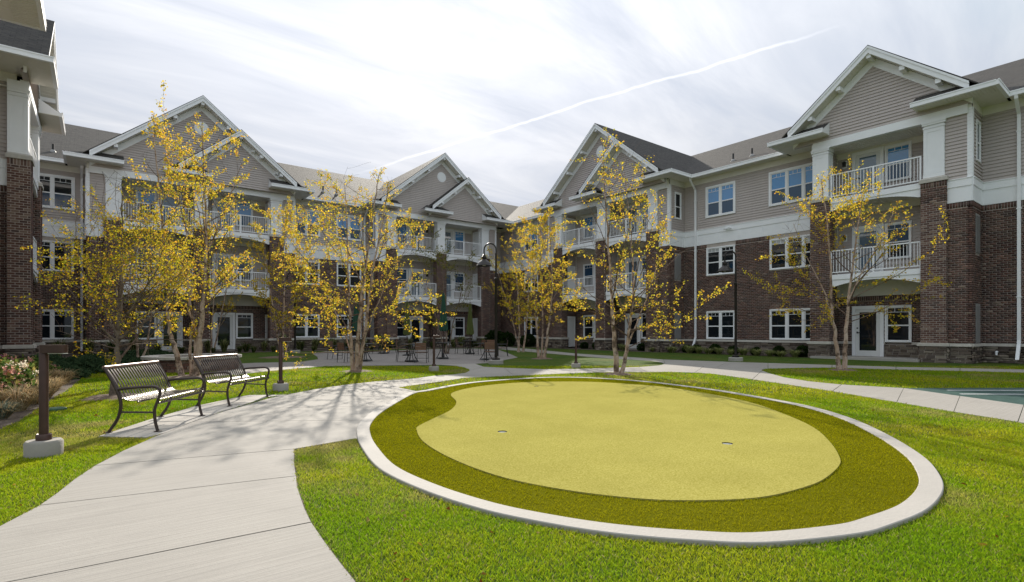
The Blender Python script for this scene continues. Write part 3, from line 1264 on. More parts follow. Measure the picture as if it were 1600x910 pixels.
def band(B, fr, s0, s1, d):
    b = B.mb()
    b.box(fr, s0, s1, d - 0.1, d + 0.030, ZB0, ZB1 - 0.30)
    b.box(fr, s0, s1, d - 0.1, d + 0.055, ZB1 - 0.30, ZB1 - 0.03)
    b.box(fr, s0, s1, d - 0.1, d + 0.075, ZB1 - 0.03, ZB1)
    s = math.ceil(s0 / 1.22) * 1.22
    while s < s1 - 0.05:
        if s > s0 + 0.15:
            b.box(fr, s - 0.055, s + 0.055, d + 0.02, d + 0.046, ZB0 + 0.002, ZB1 - 0.302)
        s += 1.22
    B.part(b, 'trim_band', M['white'])


def frieze(B, fr, s0, s1, d):
    B.part(B.mb().box(fr, s0, s1, d - 0.1, d + 0.035, 9.30, 9.60), 'frieze_board', M['cream'])


def stack(B, fr, s0, s1, d, wins=(), single_stone=True, corner=(False, False), fr_board=True):
    """stone base, brick, white band, lap siding, frieze; wins are (s0,s1,z0,z1)"""
    stone_wall(B, fr, s0, s1, d, wins, single_stone)
    brick_wall(B, fr, s0, s1, 0.745, ZB0, d, wins)
    band(B, fr, s0, s1, d)
    siding_wall(B, fr, s0, s1, ZB1, 9.60, d, wins)
    if fr_board:
        frieze(B, fr, s0, s1, d)
    for k, e in enumerate((s0, s1)):
        if corner[k]:
            p, q = (e - 0.012, e + 0.13) if k == 0 else (e - 0.13, e + 0.012)
            B.part(B.mb().box(fr, p, q, d - 0.05, d + 0.033, ZB1, 9.30), 'corner_board', M['white'])


wrng = random.Random(99)


def window(B, fr, s0, s1, z0, z1, d, units=2, hi='glass_sky', lo='glass_mid', casing=0.10, grille=True, blinds=False):
    w = B.mb()
    c = casing
    w.box(fr, s0, s1, d - 0.02, d + 0.055, z1 - c, z1)
    w.box(fr, s0, s1, d - 0.02, d + 0.060, z0, z0 + c * 0.8)
    w.box(fr, s0, s0 + c, d - 0.02, d + 0.052, z0 + c * 0.8, z1 - c)
    w.box(fr, s1 - c, s1, d - 0.02, d + 0.052, z0 + c * 0.8, z1 - c)
    W0, W1 = s0 + c, s1 - c
    zb, zt = z0 + c * 0.8, z1 - c
    uw = (W1 - W0) / units
    zm = zb + (zt - zb) * 0.46
    f = 0.035
    panes = []
    g = B.mb()
    for k in range(units):
        a, b = W0 + k * uw, W0 + (k + 1) * uw
        if k:
            w.box(fr, a - 0.055, a + 0.055, d - 0.02, d + 0.045, zb, zt)
        a2 = a + (0.055 if k else 0)
        b2 = b - (0.055 if k < units - 1 else 0)
        w.box(fr, a2, b2, d - 0.02, d + 0.032, zm - 0.028, zm + 0.028)
        for e0, e1 in ((a2, a2 + f), (b2 - f, b2)):
            w.box(fr, e0, e1, d - 0.02, d + 0.026, zb, zt)
        w.box(fr, a2 + f, b2 - f, d - 0.02, d + 0.026, zb, zb + f)
        w.box(fr, a2 + f, b2 - f, d - 0.02, d + 0.026, zt - f, zt)
        panes.append((a2 + f, b2 - f, zb + f, zm - 0.028, lo))
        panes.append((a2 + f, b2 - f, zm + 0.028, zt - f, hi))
        if grille:
            gz = zt - f - (zt - zm) * 0.22
            g.box(fr, a2 + f, b2 - f, d + 0.006, d + 0.016, gz - 0.010, gz + 0.010)
            nb = 3
            for j in range(1, nb):
                x = a2 + f + (b2 - a2 - 2 * f) * j / nb
                g.box(fr, x - 0.009, x + 0.009, d + 0.006, d + 0.016, gz + 0.010, zt - f)
    o = B.part(w, 'window', M['white'])
    for a, b, p, q, m in panes:
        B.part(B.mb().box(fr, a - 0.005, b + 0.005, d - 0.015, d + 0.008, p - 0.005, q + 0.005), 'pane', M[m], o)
    for a, b, p, q, m in panes:
        if blinds and p > zm and wrng.random() < 0.55:
            k_ = (q - p) * wrng.choice((0.25, 0.45, 0.7))
            B.part(B.mb().box(fr, a, b, d - 0.01, d + 0.0095, q - k_, q), 'blind', M['blind'], o)
    if grille:
        B.part(g, 'grille', M['white'], o)
    return o


def door(B, fr, s0, s1, z0, z1, d, glass='glass_door', handle=1):
    """glazed patio door in a wide white casing"""
    w = B.mb()
    c = 0.13
    w.box(fr, s0, s0 + c, d - 0.02, d + 0.06, z0, z1)
    w.box(fr, s1 - c, s1, d - 0.02, d + 0.06, z0, z1)
    w.box(fr, s0 + c, s1 - c, d - 0.02, d + 0.058, z1 - c, z1)
    o = B.part(w, 'door', M['white'])
    l = B.mb()
    a, b, p, q = s0 + c, s1 - c, z0, z1 - c
    st = 0.15
    l.box(fr, a + 0.004, a + st, d - 0.02, d + 0.03, p, q - 0.004)
    l.box(fr, b - st, b - 0.004, d - 0.02, d + 0.03, p, q - 0.004)
    l.box(fr, a + st, b - st, d - 0.02, d + 0.03, q - 0.14, q - 0.004)
    l.box(fr, a + st, b - st, d - 0.02, d + 0.03, p, p + 0.24)
    B.part(l, 'door_leaf', M['door'], o)
    B.part(B.mb().box(fr, a + st, b - st, d - 0.02, d + 0.012, p + 0.24, q - 0.14), 'pane', M[glass], o)
    hs = a + 0.075 if handle > 0 else b - 0.075
    hb = B.mb()
    hb.box(fr, hs - 0.03, hs + 0.03, d + 0.031, d + 0.05, z0 + 0.98, z0 + 1.06)
    hb.box(fr, hs - 0.02, hs + 0.11, d + 0.05, d + 0.07, z0 + 1.0, z0 + 1.03)
    hb.box(fr, hs - 0.028, hs + 0.028, d + 0.031, d + 0.048, z0 + 1.18, z0 + 1.24)
    B.part(hb, 'door_handle', M['black'], o)
    return o


def closet_door(B, fr, s0, s1, z0, z1, d):
    w = B.mb()
    c = 0.07
    w.box(fr, s0, s0 + c, d - 0.02, d + 0.045, z0, z1)
    w.box(fr, s1 - c, s1, d - 0.02, d + 0.045, z0, z1)
    w.box(fr, s0 + c, s1 - c, d - 0.02, d + 0.043, z1 - c, z1)
    o = B.part(w, 'closet_door', M['white'])
    B.part(B.mb().box(fr, s0 + c, s1 - c, d - 0.02, d + 0.025, z0, z1 - c), 'door_leaf', M['door'], o)
    P = fr.p(s0 + c + 0.08, d + 0.045, z0 + 1.0)
    k = B.mb()
    k.tube([fr.p(s0 + c + 0.08, d + 0.02, z0 + 1.0), P], 0.03, 8)
    B.part(k, 'door_handle', M['black'], o)


def lantern(B, fr, s, z, d):
    b = B.mb()
    b.box(fr, s - 0.09, s + 0.09, d + 0.002, d + 0.03, z - 0.16, z + 0.16)
    o = B.part(b, 'wall_lantern', M['white'])
    c = B.mb()
    c.box(fr, s - 0.055, s + 0.055, d + 0.03, d + 0.16, z - 0.10, z + 0.06)
    c.box(fr, s - 0.07, s + 0.07, d + 0.03, d + 0.18, z + 0.06, z + 0.09)
    c.box(fr, s - 0.03, s + 0.03, d + 0.05, d + 0.12, z + 0.09, z + 0.13)
    B.part(c, 'lantern_housing', M['black'], o)


bal_mesh = {}


def railing(B, fr, s0, s1, zf, d):
    zt = zf + 1.05
    r = B.mb()
    r.box(fr, s0, s1, d - 0.028, d + 0.028, zt - 0.045, zt)
    r.box(fr, s0, s1, d - 0.022, d + 0.022, zf + 0.085, zf + 0.125)
    sm = (s0 + s1) / 2
    r.box(fr, sm - 0.032, sm + 0.032, d - 0.032, d + 0.032, zf, zt - 0.046)
    for e in (s0 + 0.025, s1 - 0.025):
        r.box(fr, e - 0.025, e + 0.025, d - 0.025, d + 0.025, zf, zt - 0.046)
    o = B.part(r, 'railing', M['white'])
    if 'b' not in bal_mesh:
        mb = MB()
        mb.box(WORLD, -0.0095, 0.0095, -0.0095, 0.0095, 0, 0.88)
        bal_mesh['b'] = mb.mesh('baluster', M['white'])
    n = int((s1 - s0) / 0.112)
    for k in range(1, n):
        s = s0 + (s1 - s0) * k / n
        if abs(s - sm) < 0.045:
            continue
        P = fr.p(s, d, zf + 0.125)
        inst('baluster', bal_mesh['b'], o, (P[0] - B.org[0], P[1] - B.org[1], P[2]), math.atan2(fr.r[1], fr.r[0]))


def balcony(B, fr, s0, s1, zf, depth, rail=True):
    b = B.mb()
    b.box(fr, s0, s1, 0.0, depth - 0.10, zf - 0.24, zf - 0.02)
    o = B.part(b, 'balcony', M['cream'])
    # arched fascia
    n = 14
    poly = [(s0, zf + 0.01), (s0, zf - 0.52)]
    for k in range(n + 1):
        t = k / n
        s = s0 + 0.10 + (s1 - s0 - 0.20) * t
        poly.append((s, zf - 0.52 + 0.24 * (1 - (2 * t - 1) ** 2)))
    poly += [(s1, zf - 0.52), (s1, zf + 0.01)]
    a = B.mb().prism(fr, poly, depth - 0.10, depth - 0.02)
    a.box(fr, s0, s1, depth - 0.02, depth + 0.012, zf - 0.20, zf + 0.012)
    B.part(a, 'arched_fascia', M['white'], o)
    # ceiling boards of the bay below
    c = B.mb()
    s = s0 + 0.02
    while s < s1 - 0.1:
        c.box(fr, s, s + 0.115, 0.03, depth - 0.13, zf - 0.262, zf - 0.241)
        s += 0.13
    B.part(c, 'ceiling_boards', M['cream'], o)
    B.part(B.mb().box(fr, s0, s1, 0.005, depth - 0.11, zf - 0.019, zf + 0.004), 'balcony_floor', M['louver'], o)
    if rail:
        railing(B, fr, s0 + 0.03, s1 - 0.03, zf + 0.01, depth - 0.06)


def pier(B, fr, s, df, single=False, w=0.77, dep=0.57):
    """stone base, brick pier, cast cap, panelled white column with capital"""
    h = w / 2
    d0 = df - dep
    # stone base
    core = B.part(B.mb().box(fr, s - h - 0.04, s + h + 0.04, d0 - 0.05, df + 0.04, -0.05, 0.62), 'pier_base', M['mortar'])
    stones(B, fr, s - h - 0.04, s + h + 0.04, 0, 0.615, df + 0.04, (), core, True)
    for side in (-1, 1):
        f2 = sub(fr, s + side * (h + 0.04), d0 - 0.05 if side < 0 else df + 0.04, side)
        stones(B, f2, 0, dep + 0.09, 0, 0.615, 0, (), core, False)
    lb = B.mb()
    lb.box(fr, s - h - 0.10, s + h + 0.10, d0 - 0.1, df + 0.10, 0.62, 0.70)
    lb.box(fr, s - h - 0.085, s + h + 0.085, d0 - 0.09, df + 0.085, 0.70, 0.74)
    B.part(lb, 'stone_ledge', M['caststone'])
    p = B.part(B.mb().box(fr, s - h, s + h, d0, df, 0.74, 6.80), 'brick_pier', M['mortar'])
    bricks(B, fr, s - h, s + h, 0.745, 6.80, df, (), p, single == 'front')
    for side in (-1, 1):
        f2 = sub(fr, s + side * h, d0 if side < 0 else df, side)
        bricks(B, f2, 0, dep, 0.745, 6.80, 0, (), p, single == 'left' and side < 0)
    cb = B.mb()
    cb.box(fr, s - h - 0.05, s + h + 0.05, d0 - 0.03, df + 0.05, 6.80, 6.93)
    cb.hexa([fr.p(s - h - 0.05, d0, 6.93), fr.p(s + h + 0.05, d0, 6.93), fr.p(s + h + 0.05, df + 0.05, 6.93), fr.p(s - h - 0.05, df + 0.05, 6.93),
             fr.p(s - h + 0.05, d0, 7.0), fr.p(s + h - 0.05, d0, 7.0), fr.p(s + h - 0.05, df - 0.04, 7.0), fr.p(s - h + 0.05, df - 0.04, 7.0)])
    B.part(cb, 'pier_cap', M['caststone'])
    c = B.mb()
    q = h - 0.075
    dq = df - 0.075
    c.box(fr, s - q, s + q, d0, dq, 6.99, 9.35)
    for z0, z1, o in ((6.99, 7.13, 0.02), (8.86, 8.93, 0.028), (8.98, 9.05, 0.05), (9.05, 9.10, 0.065), (9.10, 9.36, 0.03)):
        c.box(fr, s - q - o, s + q + o, d0, dq + o, z0, z1)
    t = 0.012
    for e0, e1 in ((s - q, s - q + 0.10), (s + q - 0.10, s + q)):
        c.box(fr, e0, e1, dq - 0.01, dq + t, 7.14, 8.85)
    c.box(fr, s - q + 0.10, s + q - 0.10, dq - 0.01, dq + t, 8.72, 8.85)
    c.box(fr, s - q + 0.10, s + q - 0.10, dq - 0.01, dq + t, 7.14, 7.28)
    for side in (-1, 1):
        f2 = sub(fr, s + side * q, d0 if side < 0 else dq, side)
        L = dq - d0
        for e0, e1 in ((0, 0.09), (L - 0.09, L)):
            c.box(f2, e0, e1, -0.01, t, 7.14, 8.85)
    B.part(c, 'column', M['white'])


def soffit(B, P, along, width, z, n_dir, m='cream', pitch=0.16):
    """boards crossing an overhang: P start (x,y), along unit vec * length, n_dir outward"""
    pass


def roofquad(mb, pts):
    """pts: eave a, eave b, top b, top a ; uv in metres"""
    a, b, c, d = [Vector(p) for p in pts]
    e = (b - a).normalized()
    nrm = (b - a).cross(d - a)
    up = nrm.cross(b - a).normalized()
    if up.z < 0:
        up = -up
    uv = [((p - a).dot(e), (p - a).dot(up)) for p in (a, b, c, d)]
    if (c - d).length < 1e-6:
        mb.face(pts[:3], uv[:3])
    else:
        mb.face(pts, uv)


def soff_slats(B, fr, s0, s1, d0, d1, z, parent=None, name='soffit'):
    b = B.mb()
    b.box(fr, s0, s1, d0, d1, z + 0.012, z + 0.03)
    s = s0 + 0.01
    while s < s1 - 0.03:
        b.box(fr, s, min(s + 0.082, s1), d0, d1, z, z + 0.0115)
        s += 0.105
    return B.part(b, name, M['cream'], parent)


SL = 0.815


def gable(B, fr, c, hw, dwall, dover, zbase, name='gable', vent=True, shift=0.0, roof_back=None, blo=None, bhi=None):
    """gable wall, rake boards, soffit, brackets; roof top line z = zp - SL|s-c|"""
    zp = 9.87 + SL * hw + shift
    top = lambda s: zp - SL * abs(s - c)
    # siding
    off = 0.66
    zw = zp - off
    g = B.part(B.mb().prism(fr, [(c - (zw - zbase) / SL, zbase), (c + (zw - zbase) / SL, zbase), (c, zw)], dwall - 0.12, dwall - 0.002), name + '_wall', M['siding'])
    boards(B, fr, dwall, zbase, zw, lambda z: c - max(zw - z, 0) / SL, lambda z: c + max(zw - z, 0) / SL, (), g)
    ht = hw - 0.22
    k = B.mb()
    # frieze on the wall under the soffit
    for sg in (-1, 1):
        k.prism(fr, [(c, zp - 0.30), (c + sg * ht, top(c + ht) - 0.30), (c + sg * ht, top(c + ht) - 0.66), (c, zp - 0.66)], dwall - 0.05, dwall + 0.035)
    B.part(k, 'rake_frieze', M['white'], g)
    k = B.mb()
    for sg in (-1, 1):
        k.prism(fr, [(c, zp - 0.005), (c + sg * ht, top(c + ht) - 0.02), (c + sg * ht, top(c + ht) - 0.30), (c, zp - 0.285)], dover - 0.04, dover)
        k.prism(fr, [(c, zp + 0.01), (c + sg * ht, top(c + ht) - 0.005), (c + sg * ht, top(c + ht) - 0.10), (c, zp - 0.085)], dover, dover + 0.025)
    B.part(k, 'rake_fascia', M['white'], g)
    k = B.mb()
    n = int(ht / 0.11)
    for sg in (-1, 1):
        # soffit boards stepping down the rake
        for j in range(n):
            a, b = ht * j / n, ht * (j + 0.78) / n
            za, zb_ = zp - SL * a - 0.275, zp - SL * b - 0.275
            pa, pb = c + sg * a, c + sg * b
            k.hexa([fr.p(pa, dwall, za - 0.012), fr.p(pb, dwall, zb_ - 0.012), fr.p(pb, dover - 0.04, zb_ - 0.012), fr.p(pa, dover - 0.04, za - 0.012),
                    fr.p(pa, dwall, za), fr.p(pb, dwall, zb_), fr.p(pb, dover - 0.04, zb_), fr.p(pa, dover - 0.04, za)])
        k.hexa([fr.p(c, dwall, zp - 0.275), fr.p(c + sg * ht, dwall, top(c + ht) - 0.275), fr.p(c + sg * ht, dover - 0.04, top(c + ht) - 0.275), fr.p(c, dover - 0.04, zp - 0.275),
                fr.p(c, dwall, zp - 0.25), fr.p(c + sg * ht, dwall, top(c + ht) - 0.25), fr.p(c + sg * ht, dover - 0.04, top(c + ht) - 0.25), fr.p(c, dover - 0.04, zp - 0.25)])
    B.part(k, 'rake_soffit', M['cream'], g)
    nb = 3 if hw > 4 else 2
    for sg in (-1, 0, 1):
        for j in range(1, nb + 1):
            s = c + sg * hw * j / (nb + 1.0)
            zz = top(s) - 0.30
            kb = B.mb()
            kb.prism(fr, [(s - 0.085, zz - 0.16 - (0 if sg == 0 else 0)), (s + 0.085, zz - 0.16), (s + 0.085, zz + 0.0), (s - 0.085, zz + 0.0)], dwall + 0.036, dover - 0.06)
            B.part(kb, 'bracket', M['white'], g)
            if sg == 0:
                break
    if vent:
        v = B.mb()
        zc = zp - 1.62
        for r0, dd in ((0.36, 0.035), (0.28, 0.05)):
            v.prism(fr, [(c + r0 * math.cos(t * math.pi / 14), zc + r0 * math.sin(t * math.pi / 14)) for t in range(28)], dwall - 0.01, dwall + dd)
        B.part(v, 'gable_vent', M['white'])
    # roof
    r = B.mb()
    for sg in (-1, 1):
        e = c + sg * (hw + 0.03)
        ze = top(c + hw) + 0.03
        zr = zp + 0.04
        if roof_back is None:
            be = 0.55 - (ze - ZEAVE) / 0.48
            br_ = 0.55 - (zr - ZEAVE) / 0.48
        else:
            be = br_ = roof_back
        A = [fr.p(e, dover + 0.02, ze), fr.p(e, be, ze), fr.p(c, br_, zr), fr.p(c, dover + 0.02, zr)]
        roofquad(r, A)
        Bm = [(p[0], p[1], p[2] - 0.05) for p in A]
        r.face(Bm[::-1])
        r.face([A[0], A[3], Bm[3], Bm[0]])
        r.face([A[0], Bm[0], Bm[1], A[1]])
    B.part(r, 'gable_roof', M['shingle'])
    return zp


def pent(B, fr, s_in, s_corner, dwall, dover, sg, zb=9.60, ret=True):
    """small eave roof at a gable's foot; sg=+1 wraps the viewer's right corner"""
    out = s_corner + sg * 0.78 if ret else s_corner
    ze, zt = zb + 0.17, zb + 0.17 + (dover - dwall) * 0.62
    r = B.mb()
    ti = s_corner - sg * 0.25 if ret else s_corner - sg * 0.5
    tin = s_in if ret else s_in + sg * 0.5
    A = [fr.p(s_in, dover, ze), fr.p(out, dover, ze), fr.p(ti, dwall, zt), fr.p(tin, dwall, zt)]
    roofquad(r, A)
    if ret:
        bk = 0.45
        A2 = [fr.p(out, dover, ze), fr.p(out, bk, ze), fr.p(s_corner - sg * 0.05, bk, zt - 0.15), fr.p(ti, dwall, zt)]
        roofquad(r, A2)
    else:
        roofquad(r, [fr.p(out, dover, ze), fr.p(out, dwall, ze), fr.p(ti, dwall, zt), fr.p(ti, dwall, zt)])
        roofquad(r, [fr.p(s_in, dwall, ze), fr.p(s_in, dover, ze), fr.p(tin, dwall, zt), fr.p(tin, dwall, zt)])
    o = B.part(r, 'pent_roof', M['shingle'])
    # cheek
    if ret:
        ch = B.mb()
        pts = [(dwall, zb + 0.02), (dover - 0.02, zb + 0.02), (dover - 0.02, ze), (dwall, zt)]
        f2 = sub(fr, s_in, 0, 1)
        i = ch.add([fr.p(s_in, d, z) for d, z in pts] + [fr.p(s_in + sg * 0.03, d, z - 0.01) for d, z in pts])
        ch.f += [(i, i + 1, i + 2, i + 3), (i + 7, i + 6, i + 5, i + 4), (i, i + 4, i + 5, i + 1), (i + 3, i + 2, i + 6, i + 7)]
        B.part(ch, 'pent_cheek', M['white'], o)
    a, b = min(s_in, out), max(s_in, out)
    gt = B.mb()
    gt.box(fr, a, b, dover - 0.02, dover + 0.09, zb - 0.005, zb + 0.155)
    gt.box(fr, a - 0.01, b + 0.01, dover + 0.07, dover + 0.105, zb + 0.135, zb + 0.175)
    if ret:
        e0, e1 = (out - 0.02, out + 0.09) if sg > 0 else (out - 0.09, out + 0.02)
        gt.box(fr, e0, e1, 0.45, dover + 0.088, zb - 0.004, zb + 0.157)
        e0, e1 = (out + 0.07, out + 0.105) if sg > 0 else (out - 0.105, out - 0.07)
        gt.box(fr, e0, e1, 0.45, dover + 0.104, zb + 0.136, zb + 0.176)
    B.part(gt, 'gutter', M['white'], o)
    soff_slats(B, fr, a + 0.01, b - 0.01, dwall - 0.02, dover - 0.02, zb - 0.002, o)
    if ret:
        lo_, hi_ = (s_corner, out - 0.02) if sg > 0 else (out + 0.02, s_corner)
        B.part(B.mb().box(fr, lo_, hi_, -0.02, dwall - 0.021, zb - 0.001, zb + 0.02), 'soffit_return', M['cream'], o)


def end_wall(B, fr, s, side, dep, win=True):
    """side wall of a bay with a narrow upper window and grey louvers below"""
    f2 = sub(fr, s, dep if side > 0 else 0, side)
    a, b = 0.45, 1.05
    wins = [(a, b, 7.45, 8.95), (a, b, 4.05, 5.5), (a, b, 0.75, 2.2)]
    stack(B, f2, 0, dep, 0, wins, False, (side > 0, side < 0))
    if win:
        window(B, f2, a, b, 7.45, 8.95, 0, 1, 'glass_lo', 'glass_lo', 0.07, False)
    for z0, z1 in ((4.05, 5.5), (0.75, 2.2)):
        l = B.mb()
        l.box(f2, a, b, -0.02, 0.02, z0, z1)
        zz = z0 + 0.05
        while zz < z1 - 0.04:
            l.hexa([f2.p(a + 0.03, 0.02, zz), f2.p(b - 0.03, 0.02, zz), f2.p(b - 0.03, 0.042, zz - 0.01), f2.p(a + 0.03, 0.042, zz - 0.01),
                    f2.p(a + 0.03, 0.02, zz + 0.045), f2.p(b - 0.03, 0.02, zz + 0.045), f2.p(b - 0.03, 0.026, zz + 0.045), f2.p(a + 0.03, 0.026, zz + 0.045)])
            zz += 0.055
        B.part(l, 'louver_panel', M['louver'])


def back_of_balcony(B, fr, s0, s1, kind, lo_glass='glass_lo'):
    """kind +1: door left, window right; -1: window left, door right"""
    wd = s1 - s0
    if kind > 0:
        D = (s0 + 0.62, s0 + 1.82)
        Wn = (s0 + 1.86, s0 + 2.80)
        La = s0 + 0.32
    else:
        D = (s1 - 1.82, s1 - 0.62)
        Wn = (s1 - 2.80, s1 - 1.86)
        La = s1 - 0.32
    ex = []
    for zf in (0.10, Z2, Z3):
        ex += [(D[0], D[1], zf - 0.2, zf + 2.17), (Wn[0], Wn[1], zf + 0.62, zf + 2.15)]
    stone_wall(B, fr, s0, s1, 0, ex, True)
    brick_wall(B, fr, s0, s1, 0.745, 2.70, 0, ex)
    B.part(B.mb().box(fr, s0, s1, -0.05, 0.05, 2.70, 3.33), 'header_board', M['cream'])
    siding_wall(B, fr, s0, s1, Z2, 6.30, 0, ex)
    siding_wall(B, fr, s0, s1, Z3, 8.86, 0, ex)
    B.part(B.mb().box(fr, s0, s1, -0.05, 0.03, 8.86, 9.12), 'frieze_board', M['cream'])
    B.part(B.mb().box(fr, s0, s1, -0.05, 0.03, 6.30, 6.60), 'frieze_board', M['cream'])
    for k, zf in enumerate((0.10, Z2, Z3)):
        door(B, fr, D[0], D[1], zf, zf + 2.17, 0.02, 'glass_lo' if k == 0 else 'glass_door', 1)
        window(B, fr, Wn[0], Wn[1], zf + 0.62, zf + 2.15, 0.02, 1, ('glass_lo', 'glass_mid', 'glass_sky')[k], ('glass_lo', 'glass_lo', 'glass_mid')[k], 0.07)
        if k:
            lantern(B, fr, La, zf + 1.75, 0.02)


def cross_wall(B, fr, s, side, dep, closet=False):
    """wall at right angles inside the balcony recess"""
    f2 = sub(fr, s, dep if side > 0 else 0, side)
    brick_wall(B, f2, 0, dep, 0.1, 3.33, 0, (), False)
    siding_wall(B, f2, 0, dep, Z2, 6.60, 0)
    siding_wall(B, f2, 0, dep, Z3, 9.12, 0)
    for z0, z1 in ((Z2, 6.34), (Z3, 9.12)):
        e = (dep - 0.09, dep + 0.0) if side > 0 else (0.0, 0.09)
        B.part(B.mb().box(f2, e[0], e[1], -0.02, 0.03, z0, z1), 'corner_board', M['cream'])
    if closet:
        for zf in (0.1, Z2, Z3):
            closet_door(B, f2, 0.22, 1.12, zf, zf + 2.08, 0.02)


def beam_and_ceiling(B, fr, s0, s1, d):
    B.part(B.mb().box(fr, s0, s1, d - 0.16, d + 0.06, 9.10, 9.42), 'porch_beam', M['white'])
    soff_slats(B, fr, s0, s1, 0.03, d - 0.16, 9.115, None, 'porch_ceiling')


DB, DP = 1.40, 1.55        # bay wall, pier front


def double_bay(B, fr, c):
    P = 3.92
    # side closets
    for sg in (-1, 1):
        lo_, hi_ = sorted((c + sg * 5.0, c + sg * (P + 0.30)))
        stack(B, fr, lo_, hi_, DB, (), True, (sg < 0, sg > 0))
        end_wall(B, fr, c + sg * 5.0, sg, DB)
        cross_wall(B, fr, c + sg * (P - 0.28), -sg, DB - 0.1, True)
    for s in (c - P, c, c + P):
        pier(B, fr, s, DP)
    for sg in (-1, 1):
        cross_wall(B, fr, c + sg * 0.12, sg, DB - 0.15)
    for lo_, hi_, k in ((c - P + 0.28, c - 0.12, -1), (c + 0.12, c + P - 0.28, 1)):
        back_of_balcony(B, fr, lo_, hi_, k)
        a, b = lo_ + 0.08, hi_ - 0.08
        if k < 0:
            b = c - 0.37
        else:
            a = c + 0.37
        for zf in (Z2, Z3):
            balcony(B, fr, a, b, zf, DB + 0.08)
    beam_and_ceiling(B, fr, c - 4.9, c + 4.9, DB + 0.05)
    gable(B, fr, c, 5.10, DB + 0.08, DB + 0.62, 9.42)
    gable(B, fr, c + 1.86, 3.24, DB + 0.33, DB + 0.86, 9.42, 'small_gable', False, 0.012, DB + 0.05)
    pent(B, fr, c + 3.40, c + 5.0, DB + 0.36, DB + 0.98, 1)
    pent(B, fr, c - 3.50, c - 5.0, DB + 0.10, DB + 0.72, -1)
    pent(B, fr, c - 1.85, c + 0.42, DB + 0.36, DB + 0.98, 1, 9.58, False)


def single_bay(B, fr, c, near_single=True, which=1):
    P = 2.0
    lo_, hi_ = c + P + 0.30, c + 3.1
    pier(B, fr, c + which * P, DP, 'front' if which > 0 else 'left')
    stack(B, fr, lo_, hi_, DB, (), True, (False, True))
    end_wall(B, fr, c + 3.1, 1, DB)
    cross_wall(B, fr, c + P - 0.28, -1, DB - 0.1, False)
    pier(B, fr, c - which * P, DP, False)
    cross_wall(B, fr, c - P + 0.12, 1, DB - 0.12)
    f2 = sub(fr, c - P - 0.16, 0, -1)
    stack(B, f2, 0, DB - 0.2, 0, (), False, (False, False))
    back_of_balcony(B, fr, c - P + 0.12, c + P - 0.28, 1)
    for zf in (Z2, Z3):
        balcony(B, fr, c - P + 0.37, c + P - 0.37, zf, DB + 0.08)
    B.part(B.mb().box(fr, c - 3.13, c - P - 0.05, -0.02, DB + 0.079, 9.597, 9.615), 'soffit_return', M['cream'])
    # ground terrace
    B.part(B.mb().box(fr, c - P - 0.3, c + P - 0.40, 0.02, DB + 0.35, -0.05, 0.10), 'terrace_slab', M['concrete2'])
    beam_and_ceiling(B, fr, c - P - 0.3, c + 3.0, DB + 0.05)
    gable(B, fr, c, 3.36, DB + 0.08, DB + 0.62, 9.42, 'gable', False)
    pent(B, fr, c + 1.45, c + 3.1, DB + 0.10, DB + 0.72, 1)
    pent(B, fr, c - 1.62, c - 3.1, DB + 0.10, DB + 0.72, -1)


def main_wall(B, fr, s0, s1, wins, units, single=True, hi3='glass_sky'):
    """wins: list of (s0,s1,units)"""
    ex = []
    for a, b, n in wins:
        ex += [(a, b, 7.35, 9.05), (a + 0.04, b - 0.04, 4.20, 5.72), (a + 0.04, b - 0.04, 0.74, 2.25)]
    stack(B, fr, s0, s1, 0, ex, single)
    for a, b, n in wins:
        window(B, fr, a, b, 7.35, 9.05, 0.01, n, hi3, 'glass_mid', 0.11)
        window(B, fr, a + 0.04, b - 0.04, 4.20, 5.72, 0.0, n, 'glass_lo', 'glass_lo', 0.065, True, True)
        window(B, fr, a + 0.04, b - 0.04, 0.755, 2.25, 0.0, n, 'glass_lo', 'glass_lo', 0.065)


def eave(B, fr, s0, s1):
    soff_slats(B, fr, s0, s1, 0.0, 0.55, 9.585)
    g = B.mb()
    g.box(fr, s0, s1, 0.55, 0.65, 9.58, 9.735)
    g.box(fr, s0, s1, 0.63, 0.665, 9.715, 9.755)
    B.part(g, 'gutter', M['white'])


def downspout(B, fr, s, d=0.0):
    b = B.mb()
    w = 0.05
    path_ = [(0.60 + d, 9.58), (0.58 + d, 9.45), (0.10 + d, 9.02), (0.085 + d, 8.9), (0.085 + d, 0.85), (0.13 + d, 0.70), (0.42 + d, 0.16)]
    for (d0, z0), (d1, z1) in zip(path_[:-1], path_[1:]):
        t = w if abs(z1 - z0) > abs(d1 - d0) else w
        b.hexa([fr.p(s - w, d0 - 0.04, z0), fr.p(s + w, d0 - 0.04, z0), fr.p(s + w, d0 + 0.04, z0), fr.p(s - w, d0 + 0.04, z0),
                fr.p(s - w, d1 - 0.04, z1), fr.p(s + w, d1 - 0.04, z1), fr.p(s + w, d1 + 0.04, z1), fr.p(s - w, d1 + 0.04, z1)])
    for z in (2.4, 5.6, 8.4):
        b.box(fr, s - w - 0.02, s + w + 0.02, d + 0.02, d + 0.135, z, z + 0.04)
    B.part(b, 'downspout', M['white'])


def vent_pipe(B, fr, s, d):
    z = ZEAVE + (0.55 - d) * 0.48
    p = fr.p(s, d, 0)
    b = B.mb()
    b.lathe(p, [(0.05, z - 0.1), (0.05, z + 0.42), (0.035, z + 0.42)], 10)
    o = B.part(b, 'vent_pipe', M['black'])
    c = B.mb()
    c.lathe(p, [(0.16, z - 0.08), (0.12, z + 0.05), (0.055, z + 0.12)], 10)
    B.part(c, 'pipe_flashing', M['louver'], o)


